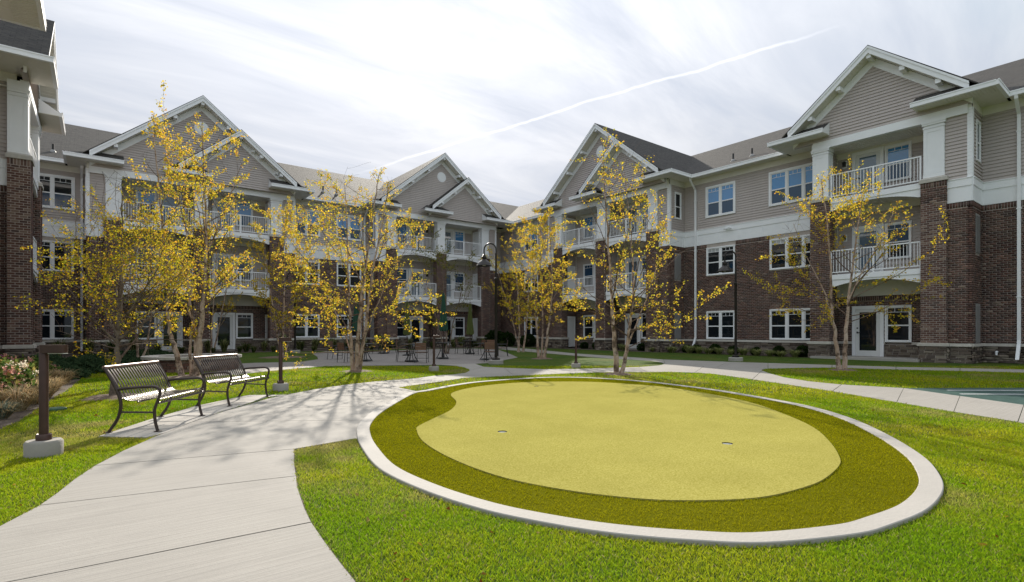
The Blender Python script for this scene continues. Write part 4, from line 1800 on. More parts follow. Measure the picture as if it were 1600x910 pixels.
BL = Bld((12, 35.4, 0), 'back wing with two wide gables, brick below and taupe siding above')
BR = Bld((26.4, 14, 0), 'right wing with brick base, taupe siding and two gabled balcony bays')
BW = Bld((-3.25, 28, 0), 'near wing cut off at the left edge with tall brick pier')

# --- right wing (nearest pieces first so that they get the single pieces)
CB4, CB3 = -8.10, -22.92
# single brick pieces on the nearer pier: viewer's right of that bay
single_bay(BR, FR, CB4, True, 1)
main_wall(BR, FR, -17.92, CB4 - 2.16, [(-16.55, -14.82, 2), (-13.07, -10.55, 3)], 2)
main_wall(BR, FR, CB4 + 3.1, 3.0, [], 2)
double_bay(BR, FR, CB3)
main_wall(BR, FR, -35.4, CB3 - 5.0, [(-32.3, -30.6, 2)], 2, False)
for a, b in ((-17.2, CB4 - 3.95), (CB4 + 3.95, 20), (-34.85, CB3 - 5.85)):
    eave(BR, FR, a, b)
downspout(BR, FR, -17.15)
downspout(BR, FR, -3.95)
for s, d in ((-15.4, -0.75), (-14.35, -0.75)):
    vent_pipe(BR, FR, s, d)
fb_ = BR.mb()
fb_.box(FR, -15.35, -15.05, 0.05, 0.09, 6.58, 6.70)
fb_.tube([FR.p(-15.28, 0.09, 6.62), FR.p(-15.34, 0.24, 6.56)], [0.03, 0.06], 10)
fb_.tube([FR.p(-15.12, 0.09, 6.62), FR.p(-15.06, 0.24, 6.56)], [0.03, 0.06], 10)
BR.part(fb_, 'flood_light', M['white'])
hb_ = BR.mb()
hb_.tube([FR.p(-4.55, 0.02, 0.42), FR.p(-4.55, 0.16, 0.42), FR.p(-4.55, 0.19, 0.40), FR.p(-4.55, 0.19, 0.30)], 0.035, 10)
BR.part(hb_, 'drain_pipe', M['white'])
# --- back wing
CL1, CL2 = 4.62, 19.9
main_wall(BL, FL, CL1 + 5.0, CL2 - 5.0, [(9.85, 11.6, 2), (12.66, 14.44, 2)], 2, False)
double_bay(BL, FL, CL1)
double_bay(BL, FL, CL2)
main_wall(BL, FL, -3.25, CL1 - 5.0, [(-2.62, -0.85, 2)], 2, False, 'glass_lo')
main_wall(BL, FL, CL2 + 5.0, 26.4, [], 2, False)
for a, b in ((-2.7, CL1 - 5.85), (CL1 + 5.85, CL2 - 5.85), (CL2 + 5.85, 25.8)):
    eave(BL, FL, a, b)
downspout(BL, FL, -0.58)
downspout(BL, FL, 9.74)
downspout(BL, FL, 14.62)
for s, d in ((-2.5, -1.2), (-1.75, -0.9), (10.9, -0.6), (12.3, -1.5), (13.2, -1.4)):
    vent_pipe(BL, FL, s, d)
# --- left wing
single_bay(BW, FW, 25.98, True, -1)
main_wall(BW, FW, 29.08, 35.4, [(31.5, 33.2, 2)], 2, False)
main_wall(BW, FW, 16.0, 25.98 - 2.16, [], 2, False)
eave(BW, FW, 29.95, 34.8)
# eave of the next bay towards the camera
pent(BW, FW, 12.0, 19.05, 1.5, 2.05, 1, 9.62)
BW.part(BW.mb().box(FW, 12.0, 19.04, -0.02, 1.479, 9.622, 9.64), 'soffit_return', M['cream'])
# --- roofs and cores


def wing_roof(B, eA, eB, rB, rA, back):
    r = B.mb()
    roofquad(r, [eA, eB, rB, rA])
    roofquad(r, back)
    B.part(r, 'roof', M['shingle'])


ZE, ZR = ZEAVE + 0.03, 14.6
wing_roof(BL, (-13.4, 34.85, ZE), (25.85, 34.85, ZE), (36.0, 45.0, ZR), (-13.4, 45.0, ZR), [(46, 55.2, ZE), (-13.4, 55.2, ZE), (-13.4, 45.0, ZR), (36.0, 45.0, ZR)])
wing_roof(BR, (25.85, 34.85, ZE), (25.85, -14, ZE), (36.0, -14, ZR), (36.0, 45.0, ZR), [(46.2, -14, ZE), (46.2, 55.2, ZE), (36, 45, ZR), (36, -14, ZR)])
wing_roof(BW, (-2.7, 15, ZE), (-2.7, 34.85, ZE), (-12.85, 45.0, ZR), (-12.85, 15, ZR), [(-23, 55, ZE), (-23, 15, ZE), (-12.85, 15, ZR), (-12.85, 45, ZR)])
BL.part(BL.mb().box(WORLD, -13, 46, 35.54, 54.6, -0.05, 9.6), 'rear_wall', M['siding'])
BR.part(BR.mb().box(WORLD, 26.54, 45.6, -13.5, 35.5, -0.05, 9.6), 'rear_wall', M['siding'])
BW.part(BW.mb().box(WORLD, -22.4, -3.39, 15.6, 35.5, -0.05, 9.6), 'rear_wall', M['siding'])
for B, pts in ((BR, [(26.4, -13.8), (45.8, -13.8), (36, -13.8)]), (BW, [(-3.3, 15.4), (-22.4, 15.4), (-12.85, 15.4)])):
    g = B.mb()
    g.face([(pts[0][0], pts[0][1], 9.6), (pts[1][0], pts[1][1], 9.6), (pts[2][0], pts[2][1], ZR - 0.1)])
    B.part(g, 'end_gable', M['siding'])

# ------------------------------------------------------------------ benches
def bezier_pts(P, n=6):
    out = []
    for i in range(len(P) - 1):
        a, b, c, d = P[max(i - 1, 0)], P[i], P[i + 1], P[min(i + 2, len(P) - 1)]
        for k in range(n):
            t = k / n
            out.append(tuple(0.5 * (2 * b[j] + (c[j] - a[j]) * t + (2 * a[j] - 5 * b[j] + 4 * c[j] - d[j]) * t * t + (-a[j] + 3 * b[j] - 3 * c[j] + d[j]) * t ** 3) for j in range(len(b))))
    out.append(tuple(P[-1]))
    return out


def bench(loc, rz, label):
    """x along the bench (length), -y towards the sitter's front, z up"""
    B = empty('park_bench', (*loc, 0.018), label, 'bench', 'slatted metal benches on the pad beside the path', rz)
    L = 1.16
    hx = L / 2
    for e in (-hx, hx):
        b = MB()
        # back leg sweeping up into the back post
        back = bezier_pts([(e, 0.30, 0.0), (e, 0.20, 0.16), (e, 0.165, 0.32), (e, 0.20, 0.47), (e, 0.27, 0.62), (e, 0.345, 0.755)], 5)
        b.tube(back, 0.0185, 8)
        b.build('end_frame', M['rust'], B, True)
        b = MB()
        fr_ = bezier_pts([(e, -0.235, 0.0), (e, -0.205, 0.12), (e, -0.20, 0.26), (e, -0.245, 0.40), (e, -0.255, 0.485), (e, -0.20, 0.525), (e, -0.10, 0.525), (e, 0.08, 0.515), (e, 0.205, 0.50)], 5)
        b.tube(fr_, 0.0175, 8)
        b.build('arm_and_leg', M['rust'], B, True)
        b = MB()
        b.tube([(e, -0.20, 0.225), (e, 0.175, 0.235)], 0.011, 8)
        b.build('side_bar', M['rust'], B, True)
        for y in (0.30, -0.235):
            b = MB()
            b.lathe((e, y), [(0.042, 0.0), (0.042, 0.006), (0.022, 0.010)], 12)
            b.build('foot_plate', M['rust'], B)
    # slats run front to back over a curved section and up the back
    sec = bezier_pts([(-0.262, 0.335), (-0.268, 0.362), (-0.245, 0.385), (-0.18, 0.388), (-0.06, 0.368), (0.06, 0.36), (0.135, 0.385), (0.175, 0.44), (0.225, 0.56), (0.285, 0.67), (0.335, 0.745)], 4)
    b = MB()
    w, t = 0.011, 0.006
    for k, (y, z) in enumerate(sec):
        a0 = sec[max(k - 1, 0)]
        a1 = sec[min(k + 1, len(sec) - 1)]
        ty, tz = a1[0] - a0[0], a1[1] - a0[1]
        l_ = math.hypot(ty, tz)
        ny, nz = -tz / l_ * t / 2, ty / l_ * t / 2
        b.add([(-w, y - ny, z - nz), (w, y - ny, z - nz), (w, y + ny, z + nz), (-w, y + ny, z + nz)])
    for k in range(len(sec) - 1):
        for j in range(4):
            j2 = (j + 1) % 4
            b.f.append((k * 4 + j, k * 4 + j2, (k + 1) * 4 + j2, (k + 1) * 4 + j))
    me = b.mesh('slat', M['steel'], True)
    n = 20
    for k in range(n):
        x = -hx + 0.03 + (L - 0.06) * k / (n - 1)
        inst('slat', me, B, (x, 0, 0))
    for y, z, r, nm, mt in ((0.343, 0.755, 0.021, 'top_rail', 'toprail'), (-0.25, 0.337, 0.014, 'front_rail', 'steel'), (0.155, 0.392, 0.010, 'seat_rail', 'rust'), (-0.02, 0.352, 0.010, 'seat_rail', 'rust')):
        b = MB()
        b.tube([(-hx - 0.01, y, z), (hx + 0.01, y, z)], r, 10)
        b.build(nm, M[mt], B, True)
    return B


def bench_from(pts, label):
    """front-near, front-far foot pixels"""
    a, b = ground(*pts[0]), ground(*pts[1])
    mx, my = (a[0] + b[0]) / 2, (a[1] + b[1]) / 2
    dx, dy = b[0] - a[0], b[1] - a[1]
    rz = math.atan2(dy, dx)
    # seat faces local -y ; feet given are the front feet at local y=-0.235
    nx, ny = -math.sin(rz), math.cos(rz)
    return bench((mx + nx * 0.235, my + ny * 0.235), rz, label)


bench_from([(246.6, 677), (316, 652)], 'nearer slatted metal bench with curved arms, beside the bollard light')
bench_from([(358, 637), (419, 622)], 'farther slatted metal bench with curved arms, in front of brick planter')


# ------------------------------------------------------------------ bollard lights
def bollard(px, py, label, hd=0.225, footr=0.145, foot_h=0.15):
    c = ground(px, py)
    B = empty('bollard_light', (c[0], c[1], 0), label, 'bollard light', 'bronze bollard lights along the path')
    b = MB()
    b.lathe((0, 0), [(footr, -0.05), (footr + 0.003, foot_h - 0.02), (footr - 0.012, foot_h), (0.02, foot_h + 0.002)], 36)
    b.build('concrete_footing', M['concrete3'], B, True)
    b = MB()
    b.lathe((0, 0), [(0.062, foot_h), (0.062, foot_h + 0.05), (0.055, foot_h + 0.06), (0.037, foot_h + 0.047)], 28)
    b.build('base_collar', M['bronze'], B, True)
    b = MB()
    b.lathe((0, 0), [(0.037, foot_h + 0.05), (0.037, 1.055), (0.035, 1.062), (0.01, 1.062)], 28)
    b.build('post', M['bronze'], B, True)
    ang = math.atan2(-AY, AX) + R_(4)
    dx, dy = math.cos(ang), math.sin(ang)
    f = F(0, 0, (dx, dy), (-dy, dx))
    b = MB()
    n = 12
    poly = [(0.0, -0.047), (hd - 0.06, -0.047)] + [(hd - 0.06 + 0.046 * math.sin(math.pi * k / n), -0.047 * math.cos(math.pi * k / n)) for k in range(1, n)] + [(hd - 0.06, 0.047), (0.0, 0.047)]
    b.slab([f.p(s, d, 0)[:2] for s, d in poly], 0.985, 1.064)
    b.build('light_head', M['bronze'], B)
    b = MB()
    b.slab([f.p(0.06 + s * 0.72, d * 0.75, 0)[:2] for s, d in poly], 0.978, 0.9849)
    b.build('lens', M['lens'], B)


bollard(68.5, 712, 'bronze bollard light on round concrete footing at the left lawn edge')
bollard(438.5, 611, 'bronze bollard light just past the far bench')
bollard(678, 580.2, 'bronze bollard light at the tip of the lawn by the patio', 0.20)
bollard(900, 575.2, 'bronze bollard light behind the putting green beside twin-stem birch', 0.20)


# ------------------------------------------------------------------ lamp posts
def lamp(px, py, label):
    c = ground(px, py)
    B = empty('lamp_post', (c[0], c[1], 0), label, 'lamp post', 'tall shepherd-crook lamp posts')
    b = MB()
    b.lathe((0, 0), [(0.27, -0.05), (0.27, 0.13), (0.255, 0.145), (0.05, 0.147)], 36)
    b.build('concrete_footing', M['concrete2'], B, True)
    b = MB()
    b.lathe((0, 0), [(0.15, 0.145), (0.15, 0.20), (0.09, 0.225), (0.058, 0.24), (0.055, 0.35)], 20)
    b.build('base_collar', M['lampbronze'], B, True)
    b = MB()
    b.lathe((0, 0), [(0.050, 0.2), (0.048, 3.0), (0.060, 3.02), (0.060, 3.10), (0.036, 3.12), (0.034, 4.0)], 18)
    b.build('post', M['lampbronze'], B, True)
    ang = math.atan2(AY, -AX)          # the crook reaches to the viewer's left
    dx, dy = math.cos(ang), math.sin(ang)
    b = MB()
    arc = [(0, 3.95)] + [(0.215 - 0.215 * math.cos(math.pi * k / 14), 4.13 + 0.23 * math.sin(math.pi * k / 14)) for k in range(15)] + [(0.43, 4.0), (0.43, 3.93)]
    b.tube([(dx * s, dy * s, z) for s, z in arc], 0.026, 10)
    b.build('crook_arm', M['lampbronze'], B, True)
    ctr = (dx * 0.43, dy * 0.43)
    b = MB()
    b.lathe(ctr, [(0.03, 3.96), (0.055, 3.94), (0.06, 3.90), (0.085, 3.885), (0.085, 3.82), (0.06, 3.80), (0.075, 3.78), (0.12, 3.735), (0.19, 3.68), (0.245, 3.615), (0.265, 3.575), (0.285, 3.560), (0.285, 3.545), (0.255, 3.545), (0.10, 3.66)], 28)
    b.build('lamp_shade', M['lampbronze'], B, True)
    b = MB()
    b.lathe(ctr, [(0.07, 3.66), (0.075, 3.60), (0.05, 3.555), (0.01, 3.55)], 14)
    b.build('lamp_glass', M['lens'], B, True)
    b = MB()
    b.tube([(0, 0, 1.42), (dx * -0.11, dy * -0.11, 1.42)], 0.012, 8)
    b.build('pull_hook', M['lampbronze'], B)


lamp(775, 568.8, 'dark lamp post by the patio path, its shade in front of the middle gable')
lamp(1149.5, 564.3, 'dark lamp post in front of the right brick wall and windows')
lamp(461, 551.3, 'dark lamp post behind yellow birches near the back wall')


# ------------------------------------------------------------------ round brick planter
pc = (2.35, 18.9)
PL = empty('round_planter', (pc[0], pc[1], 0), 'low round brick planter with pale stone rim behind benches', 'planter')
b = MB()
b.lathe((0, 0), [(1.22, -0.05), (1.22, 0.37), (0.95, 0.37)], 48)
core = b.build('planter_wall', M['mortar'], PL, False)
bm_ = None
nb = 38
for row in range(4):
    for k in range(nb):
        a = 2 * math.pi * (k + 0.5 * (row % 2)) / nb
        # only the courses on the visible half are single bricks
        hw_ = math.pi / nb * 1.25 - 0.006
        z0, z1 = 0.01 + row * 0.09, 0.09 + row * 0.09
        if bm_ is None:
            q = MB()
            f0 = F(0, 0, (0, 1), (1, 0))
            q.box(f0, -hw_, hw_, -0.03, 0.03, -0.04, 0.04)
            bm_ = q.mesh('brick', M['brick1'])
        inst('brick', bm_, core, (1.222 * math.cos(a), 1.222 * math.sin(a), (z0 + z1) / 2), a)
ns = 14
for k in range(ns):
    a0, a1 = 2 * math.pi * k / ns + 0.004, 2 * math.pi * (k + 1) / ns - 0.004
    q = MB()
    pts = [(1.33 * math.cos(a0 + (a1 - a0) * j / 5), 1.33 * math.sin(a0 + (a1 - a0) * j / 5)) for j in range(6)] + [(0.9 * math.cos(a1 + (a0 - a1) * j / 5), 0.9 * math.sin(a1 + (a0 - a1) * j / 5)) for j in range(6)]
    q.slab(pts, 0.37, 0.445)
    q.build('rim_stone', M['caststone'], PL)
q = MB()
q.lathe((0, 0), [(0.95, 0.30), (0.95, 0.38), (0.4, 0.43), (0.02, 0.44)], 28)
q.build('planter_soil', M['soil'], PL)


# ------------------------------------------------------------------ patio furniture
def chair_proto():
    B = empty('patio_chair', (0, 0, 0), 'x', 'chair', 'black framed slat-back patio chairs')
    W, D, SH, H = 0.21, 0.20, 0.40, 0.76
    for sx in (-1, 1):
        b = MB()
        b.tube([(sx * W, -D, 0.009), (sx * W, -D, 0.56)], 0.012, 6)
        b.build('front_leg', M['black'], B)
        b = MB()
        b.tube([(sx * W, D + 0.05, 0.009), (sx * W, D, SH), (sx * W, D + 0.05, H)], 0.012, 6)
        b.build('rear_leg', M['black'], B)
        b = MB()
        b.tube([(sx * W, -D - 0.02, 0.565), (sx * W, D + 0.02, 0.565)], 0.014, 6)
        b.build('armrest', M['black'], B)
    b = MB()
    for y in (-D, D):
        b.tube([(-W, y, SH - 0.02), (W, y, SH - 0.02)], 0.010, 6)
    b.tube([(-W, -D, 0.16), (W, -D, 0.16)], 0.008, 6)
    for sx in (-1, 1):
        b.tube([(sx * W, -D, SH - 0.02), (sx * W, D, SH - 0.02)], 0.010, 6)
    b.build('seat_frame', M['black'], B)
    for k in range(5):
        y = -D + 0.045 + k * 0.078
        q = MB()
        q.box(WORLD, -W + 0.012, W - 0.012, y - 0.033, y + 0.033, SH - 0.012, SH + 0.006)
        q.build('seat_slat', M['wood'], B)
    for k in range(4):
        z = SH + 0.11 + k * 0.068
        y = D + 0.006 + (z - SH) / (H - SH) * 0.05
        q = MB()
        q.box(WORLD, -W + 0.010, W - 0.010, y - 0.009, y + 0.009, z - 0.029, z + 0.029)
        q.build('back_slat', M['wood'], B)
    return B


def copy_tree(o, parent=None):
    c = o.copy()
    COL.objects.link(c)
    c.parent = parent
    for ch in o.children:
        copy_tree(ch, c)
    return c


def table_proto():
    B = empty('patio_table', (0, 0, 0), 'x', 'table', 'black pedestal patio tables')
    b = MB()
    b.lathe((0, 0), [(0.36, 0.655), (0.38, 0.665), (0.38, 0.685), (0.36, 0.69), (0.02, 0.69)], 28)
    b.build('table_top', M['black'], B, True)
    for a in (0.6, 0.6 + math.pi / 2, 0.6 + math.pi, 0.6 + 1.5 * math.pi):
        q = MB()
        P = bezier_pts([(0.27, 0.0, 0.012), (0.20, 0, 0.10), (0.10, 0, 0.30), (0.085, 0, 0.45), (0.17, 0, 0.64)], 4)
        q.tube([(x * math.cos(a), x * math.sin(a), z) for x, _, z in P], 0.017, 6)
        q.build('leg', M['black'], B, True)
    q = MB()
    q.lathe((0, 0), [(0.24, 0.015), (0.25, 0.03), (0.20, 0.06), (0.03, 0.07)], 16)
    q.lathe((0, 0), [(0.11, 0.32), (0.11, 0.34)], 16)
    q.build('base_ring', M['black'], B)
    return B


chp, tbp = chair_proto(), table_proto()
first = {'c': True, 't': True}


def put(kind, px, py, rz, label):
    g = ground(px, py)
    src = chp if kind == 'c' else tbp
    o = src if first[kind] else copy_tree(src)
    if first[kind]:
        first[kind] = False
        FIRST[kind] = (o,)
    o.location = (g[0], g[1], 0.009)
    o.rotation_euler = (0, 0, rz)
    o['label'] = label
    return g


FIRST = {}
vr = -math.atan2(AY, AX)           # local x along the picture
put('t', 643, 566, 0.2, 'black pedestal table between two slat-back chairs, behind the third bollard')
put('t', 691, 561, 0.5, 'black pedestal table under the dark green umbrella by middle pier')
put('t', 734, 553.5, 0.1, 'black pedestal table under the lime umbrella near white door')
put('t', 760, 563, 0.3, 'black pedestal table just left of the patio lamp post')
put('t', 571, 565, 0.8, 'black pedestal table half hidden behind the multi-stem birch trunk')
put('t', 600, 553, 0.4, 'black pedestal table at the back of the patio, middle left')
put('c', 630, 565.5, vr + 1.9, 'slat-back chair left of the table behind the third bollard')
put('c', 659, 567.5, vr + 3.14, 'slat-back chair with its back to the viewer, right beside the bollard post')
put('c', 720, 553.5, vr + 1.4, 'slat-back chair left of the lime umbrella')
put('c', 749, 555.5, vr + 4.2, 'slat-back chair right of the lime umbrella')
put('c', 767, 566, vr + 3.0, 'slat-back chair with its back to the viewer, in front of lamp post table')
put('c', 785, 557.5, vr - 1.5, 'slat-back chair right of the patio lamp post')
put('c', 769, 556, vr + 0.3, 'slat-back chair behind the table at the patio lamp post')
put('c', 524, 562, vr + 1.4, 'leftmost slat-back chair on the patio')
put('c', 541, 567, vr + 2.5, 'slat-back chair just left of the multi-stem birch trunk')
put('c', 587, 553.5, vr + 1.5, 'slat-back chair at the back, just right of the birch trunk')
put('c', 613, 551.5, vr - 1.6, 'slat-back chair at the back of the patio below a window')
put('c', 598, 549.6, vr + 0.2, 'slat-back chair against the rear planting, facing the viewer')


def umbrella(px, py, m, label, top=2.55):
    g = ground(px, py)
    B = empty('patio_umbrella', (g[0], g[1], 0.009), label, 'umbrella', 'closed patio umbrellas')
    b = MB()
    b.lathe((0, 0), [(0.018, 0.03), (0.018, top + 0.04), (0.03, top + 0.05), (0.02, top + 0.10), (0.004, top + 0.11)], 10)
    b.build('pole', M['bronze'], B)
    b = MB()
    n = 24
    prof = [(0.02, top + 0.03), (0.045, top - 0.08), (0.075, top - 0.5), (0.105, top - 0.85), (0.125, top - 1.1), (0.15, top - 1.45), (0.155, top - 1.55), (0.12, top - 1.56)]
    rings = []
    for r, z in prof:
        rings.append(b.add([((r * (1 + 0.28 * math.cos(j * math.pi * 2 / 3))) * math.cos(2 * math.pi * j / n), (r * (1 + 0.28 * math.cos(j * math.pi * 2 / 3))) * math.sin(2 * math.pi * j / n), z + (0.05 * math.cos(j * math.pi * 2 / 3) if z < top - 1.4 else 0)) for j in range(n)]))
    for k in range(len(rings) - 1):
        for j in range(n):
            b.f.append((rings[k] + j, rings[k] + (j + 1) % n, rings[k + 1] + (j + 1) % n, rings[k + 1] + j))
    b.build('canopy', m, B, True)
    b = MB()
    b.lathe((0, 0), [(0.098, top - 0.80), (0.112, top - 0.80), (0.118, top - 0.86), (0.10, top - 0.86)], 20)
    b.build('tie_strap', m, B)
    b = MB()
    b.lathe((0, 0), [(0.22, 0.0), (0.22, 0.04), (0.05, 0.07), (0.03, 0.25)], 20)
    b.build('base', M['black'], B)


umbrella(693, 561.5, M['umb_green'], 'closed dark green umbrella before the middle brick pier', 2.75)
umbrella(734.5, 554, M['umb_lime'], 'closed lime umbrella between window and white door')
umbrella(636, 556, M['umb_lime'], 'closed lime umbrella at the ground-floor door behind birch leaves')
umbrella(557, 561, M['umb_green'], 'closed dark green umbrella hidden behind the multi-stem birch', 2.75)


g = ground(88, 642)
vc = empty('valve_cover', (g[0], g[1], 0.0), 'small green plastic irrigation cover in the grass behind the near bollard', 'valve cover')
b = MB()
b.lathe((0, 0), [(0.125, 0.0), (0.125, 0.035), (0.11, 0.045), (0.10, 0.046)], 24)
b.build('cover_rim', M['valve'], vc, True)
b = MB()
b.lathe((0, 0), [(0.10, 0.044), (0.095, 0.050), (0.01, 0.051)], 24)
b.build('cover_lid', M['valve'], vc, True)

# ------------------------------------------------------------------ trees
def at(x, y, Y):
    X = (x - 800) / FPX * Y
    return Vector((X * AX + Y * AY, -X * AY + Y * AX, CAMH + (YH - y) / FPX * Y))


LAT = Vector((AX, -AY, 0))
DEP = Vector((AY, AX, 0))


def leaf_mesh(name, pts, size, pal, seed, m=None, droop=0.35, shade=None):
    """one folded leaf per point"""
    r = np.random.default_rng(seed)
    P = np.asarray(pts, np.float32)
    N = len(P)
    d = r.normal(0, 1, (N, 3))
    d[:, 2] -= droop
    d /= np.linalg.norm(d, axis=1, keepdims=True)
    q = r.normal(0, 1, (N, 3))
    sd = np.cross(d, q)
    sd /= np.linalg.norm(sd, axis=1, keepdims=True)
    nr = np.cross(d, sd)
    L = size * r.uniform(0.65, 1.3, (N, 1))
    w = L * 0.40
    V = np.zeros((N, 6, 3), np.float32)
    V[:, 0] = P
    V[:, 1] = P + d * L * 0.45 + sd * w + nr * w * 0.35
    V[:, 2] = P + d * L
    V[:, 3] = P
    V[:, 4] = P + d * L
    V[:, 5] = P + d * L * 0.45 - sd * w + nr * w * 0.35
    pal = np.array(pal)
    c = pal[r.integers(0, len(pal), N)] * r.uniform(0.75, 1.2, (N, 1))
    Fc = np.arange(N * 6).reshape(N * 2, 3)
    return np_mesh(name, V.reshape(-1, 3), Fc, m or M['leaf'], np.repeat(c, 6, 0))


YEL = [(0.74, 0.50, 0.03), (0.80, 0.58, 0.04), (0.60, 0.47, 0.03), (0.74, 0.42, 0.06), (0.42, 0.39, 0.04), (0.82, 0.63, 0.07), (0.55, 0.48, 0.04), (0.60, 0.33, 0.06), (0.34, 0.34, 0.04)]
YOL = [(0.52, 0.40, 0.02), (0.62, 0.44, 0.02), (0.38, 0.36, 0.025), (0.62, 0.34, 0.04), (0.34, 0.34, 0.03), (0.70, 0.52, 0.04)]
OLI = [(0.10, 0.13, 0.03), (0.16, 0.17, 0.03), (0.22, 0.21, 0.04), (0.28, 0.24, 0.04)]


LD = 1.12


def tree(label, cat_label, Y, base, stems, ctr, rad, nbr, pal, bark, seed, leafsize=0.062, density=1.0, bare=0.15, extra=(), bstart=0.28, updir=(25, 62), group='autumn birches in the courtyard', name='birch_tree', curl=0.25, tw=(4, 8)):
    r = random.Random(seed)
    b0 = at(base[0], base[1], Y)
    b0.z = 0
    T = empty(name, tuple(b0), label, 'tree', group)
    org = tuple(b0)
    mb = MB(org)
    mbr = MB(org)
    C = at(ctr[0], ctr[1], Y)
    rx, ry, rz = rad
    leaves = []

    def inside(p):
        q = p - C
        return (q.dot(LAT) / rx) ** 2 + (q.dot(DEP) / ry) ** 2 + (q.z / rz) ** 2 <= 1.0

    def reach(p, d, mx):
        L = 0.25
        while L < mx and inside(p + d * L):
            L += 0.12
        return L

    def grow(p, d, L, rad0, lvl, leafy):
        n = 6 if lvl == 1 else 4
        pts = [p.copy()]
        dd = d.copy()
        q = p.copy()
        for k in range(n):
            dd = (dd + Vector((r.gauss(0, 0.11), r.gauss(0, 0.11), r.gauss(0, 0.10) + (curl * 0.10 if lvl == 1 else -0.02)))).normalized()
            q = q + dd * (L / n)
            pts.append(q.copy())
        rr = [rad0 * (1 - 0.85 * k / n) for k in range(n + 1)]
        rr = [max(x, 0.0022) for x in rr]
        mbr.tube(pts, rr, 5 if lvl == 1 else 3, False)
        if lvl == 1:
            for j in range(r.randint(*tw)):
                t = r.uniform(0.22, 1.0)
                i = min(int(t * n), n - 1)
                pp = pts[i].lerp(pts[i + 1], t * n - i)
                ax = (pts[i + 1] - pts[i]).normalized()
                sd = ax.cross(Vector((r.gauss(0, 1), r.gauss(0, 1), r.gauss(0, 1)))).normalized()
                nd = (ax * r.uniform(0.4, 0.9) + sd * 0.75 + Vector((0, 0, 0.18))).normalized()
                grow(pp, nd, L * r.uniform(0.22, 0.5) * (1.1 - 0.4 * t), rad0 * 0.35, 2, leafy)
        if leafy:
            cnt = int((L * (40 if lvl == 2 else 12)) * density * LD * r.uniform(0.4, 1.5)) + 1
            for j in range(cnt):
                t = 1 - r.random() ** 1.5 * 0.8
                i = min(int(t * n), n - 1)
                pp = pts[i].lerp(pts[i + 1], t * n - i)
                leaves.append(tuple(pp - b0 + Vector((r.gauss(0, 0.026), r.gauss(0, 0.026), r.gauss(0, 0.026) - 0.01))))

    ph = r.uniform(0, 6.28)
    for si, (px, r0) in enumerate(stems):
        pts = []
        for k, e in enumerate(px):
            dy = e[2] if len(e) > 2 else 0.0
            P = at(e[0], e[1], Y + dy)
            if k == 0 and e[1] > base[1] - 12:
                P.z = -0.05
            pts.append(tuple(P))
        pts = [Vector(p) for p in bezier_pts(pts, 5)]
        n = len(pts)
        rr = [r0 * (1.2 if k == 0 else (1 - 0.93 * (k / (n - 1)) ** 0.62)) for k in range(n)]
        for k in range(2, n - 1):
            pts[k] = pts[k] + Vector((r.gauss(0, 0.012), r.gauss(0, 0.012), 0))
        mb.tube(pts, [max(x, 0.006) for x in rr], 9, True)
        for j in range(nbr):
            t = bstart + (0.97 - bstart) * (j + r.random()) / nbr
            i = min(int(t * (n - 1)), n - 2)
            pp = pts[i].lerp(pts[i + 1], t * (n - 1) - i)
            ph += 2.4 + r.gauss(0, 0.3)
            el = R_(r.uniform(*updir) + 22 * (t - 0.5))
            d = (LAT * math.cos(ph) + DEP * math.sin(ph)) * math.cos(el) + Vector((0, 0, math.sin(el)))
            L = reach(pp, d, 4.0) * r.uniform(0.62, 1.02)
            if L < 0.3:
                L = 0.3
            grow(pp, d, L, min(rr[i] * 0.5, 0.006 + 0.010 * L), 1, r.random() > bare)
    for e in extra:
        p, q, leafy = at(*e[0]), at(*e[1]), e[2]
        grow(p, (q - p).normalized(), (q - p).length, e[3] if len(e) > 3 else 0.016, 1, leafy)
    mb.build('trunk', bark, T, True)
    mbr.build('branches', M['twig'], T, True)
    o = inst('crown', leaf_mesh('crown', leaves, leafsize * 0.82, pal, seed), T, (0, 0, 0))
    return T, len(leaves)


NL = []
NL.append(tree('low bushy tree with single grey trunk behind the near bench', '', 9.6, (179, 621),
    [([(179, 621), (180, 590), (182, 555), (185, 515), (188, 450), (190, 380), (193, 300)], 0.080),
     ([(184, 525), (165, 490, .1), (135, 440, .2), (120, 380, .2), (118, 330, .2)], 0.034),
     ([(185, 512), (215, 470, -.1), (245, 420, -.3), (265, 360, -.3)], 0.034),
     ([(185, 505), (190, 460, .3), (215, 380, .6), (225, 300, .7)], 0.030),
     ([(183, 535), (150, 505, -.3), (125, 475, -.5), (104, 450, -.6)], 0.028),
     ([(186, 530), (230, 500, .2), (275, 455, .4), (305, 410, .5)], 0.030)],
    (197, 425), (1.36, 1.4, 1.85), 15, YOL, M['bark'], 11, 0.042, 0.95, 0.2, [((182, 540, 9.6), (75, 500, 9.3), False, .012), ((182, 545, 9.6), (90, 520, 9.4), False, .010)], 0.22, (5, 55), name='shade_tree', tw=(5, 9)))
NL.append(tree('tallest multi-stem birch with peach bark, before the round planter', '', 13.7, (297, 590),
    [([(285, 591), (274, 545), (263, 510), (262, 440), (252, 340), (243, 240), (240, 180)], 0.085),
     ([(299, 590, .15), (297, 545, .2), (300, 500, .2), (292, 420, .3), (288, 330, .5), (290, 250, .6)], 0.050),
     ([(305, 590), (311, 540), (317, 480), (322, 400), (320, 300), (316, 185)], 0.105),
     ([(303, 588, .2), (306, 520, .3), (296, 470, .4), (330, 380, .6), (362, 300, .7), (380, 250, .8)], 0.060)],
    (305, 335), (1.75, 1.6, 2.75), 20, YEL, M['birch'], 21, 0.056, 1.30, 0.12, (), 0.25, (18, 62)))
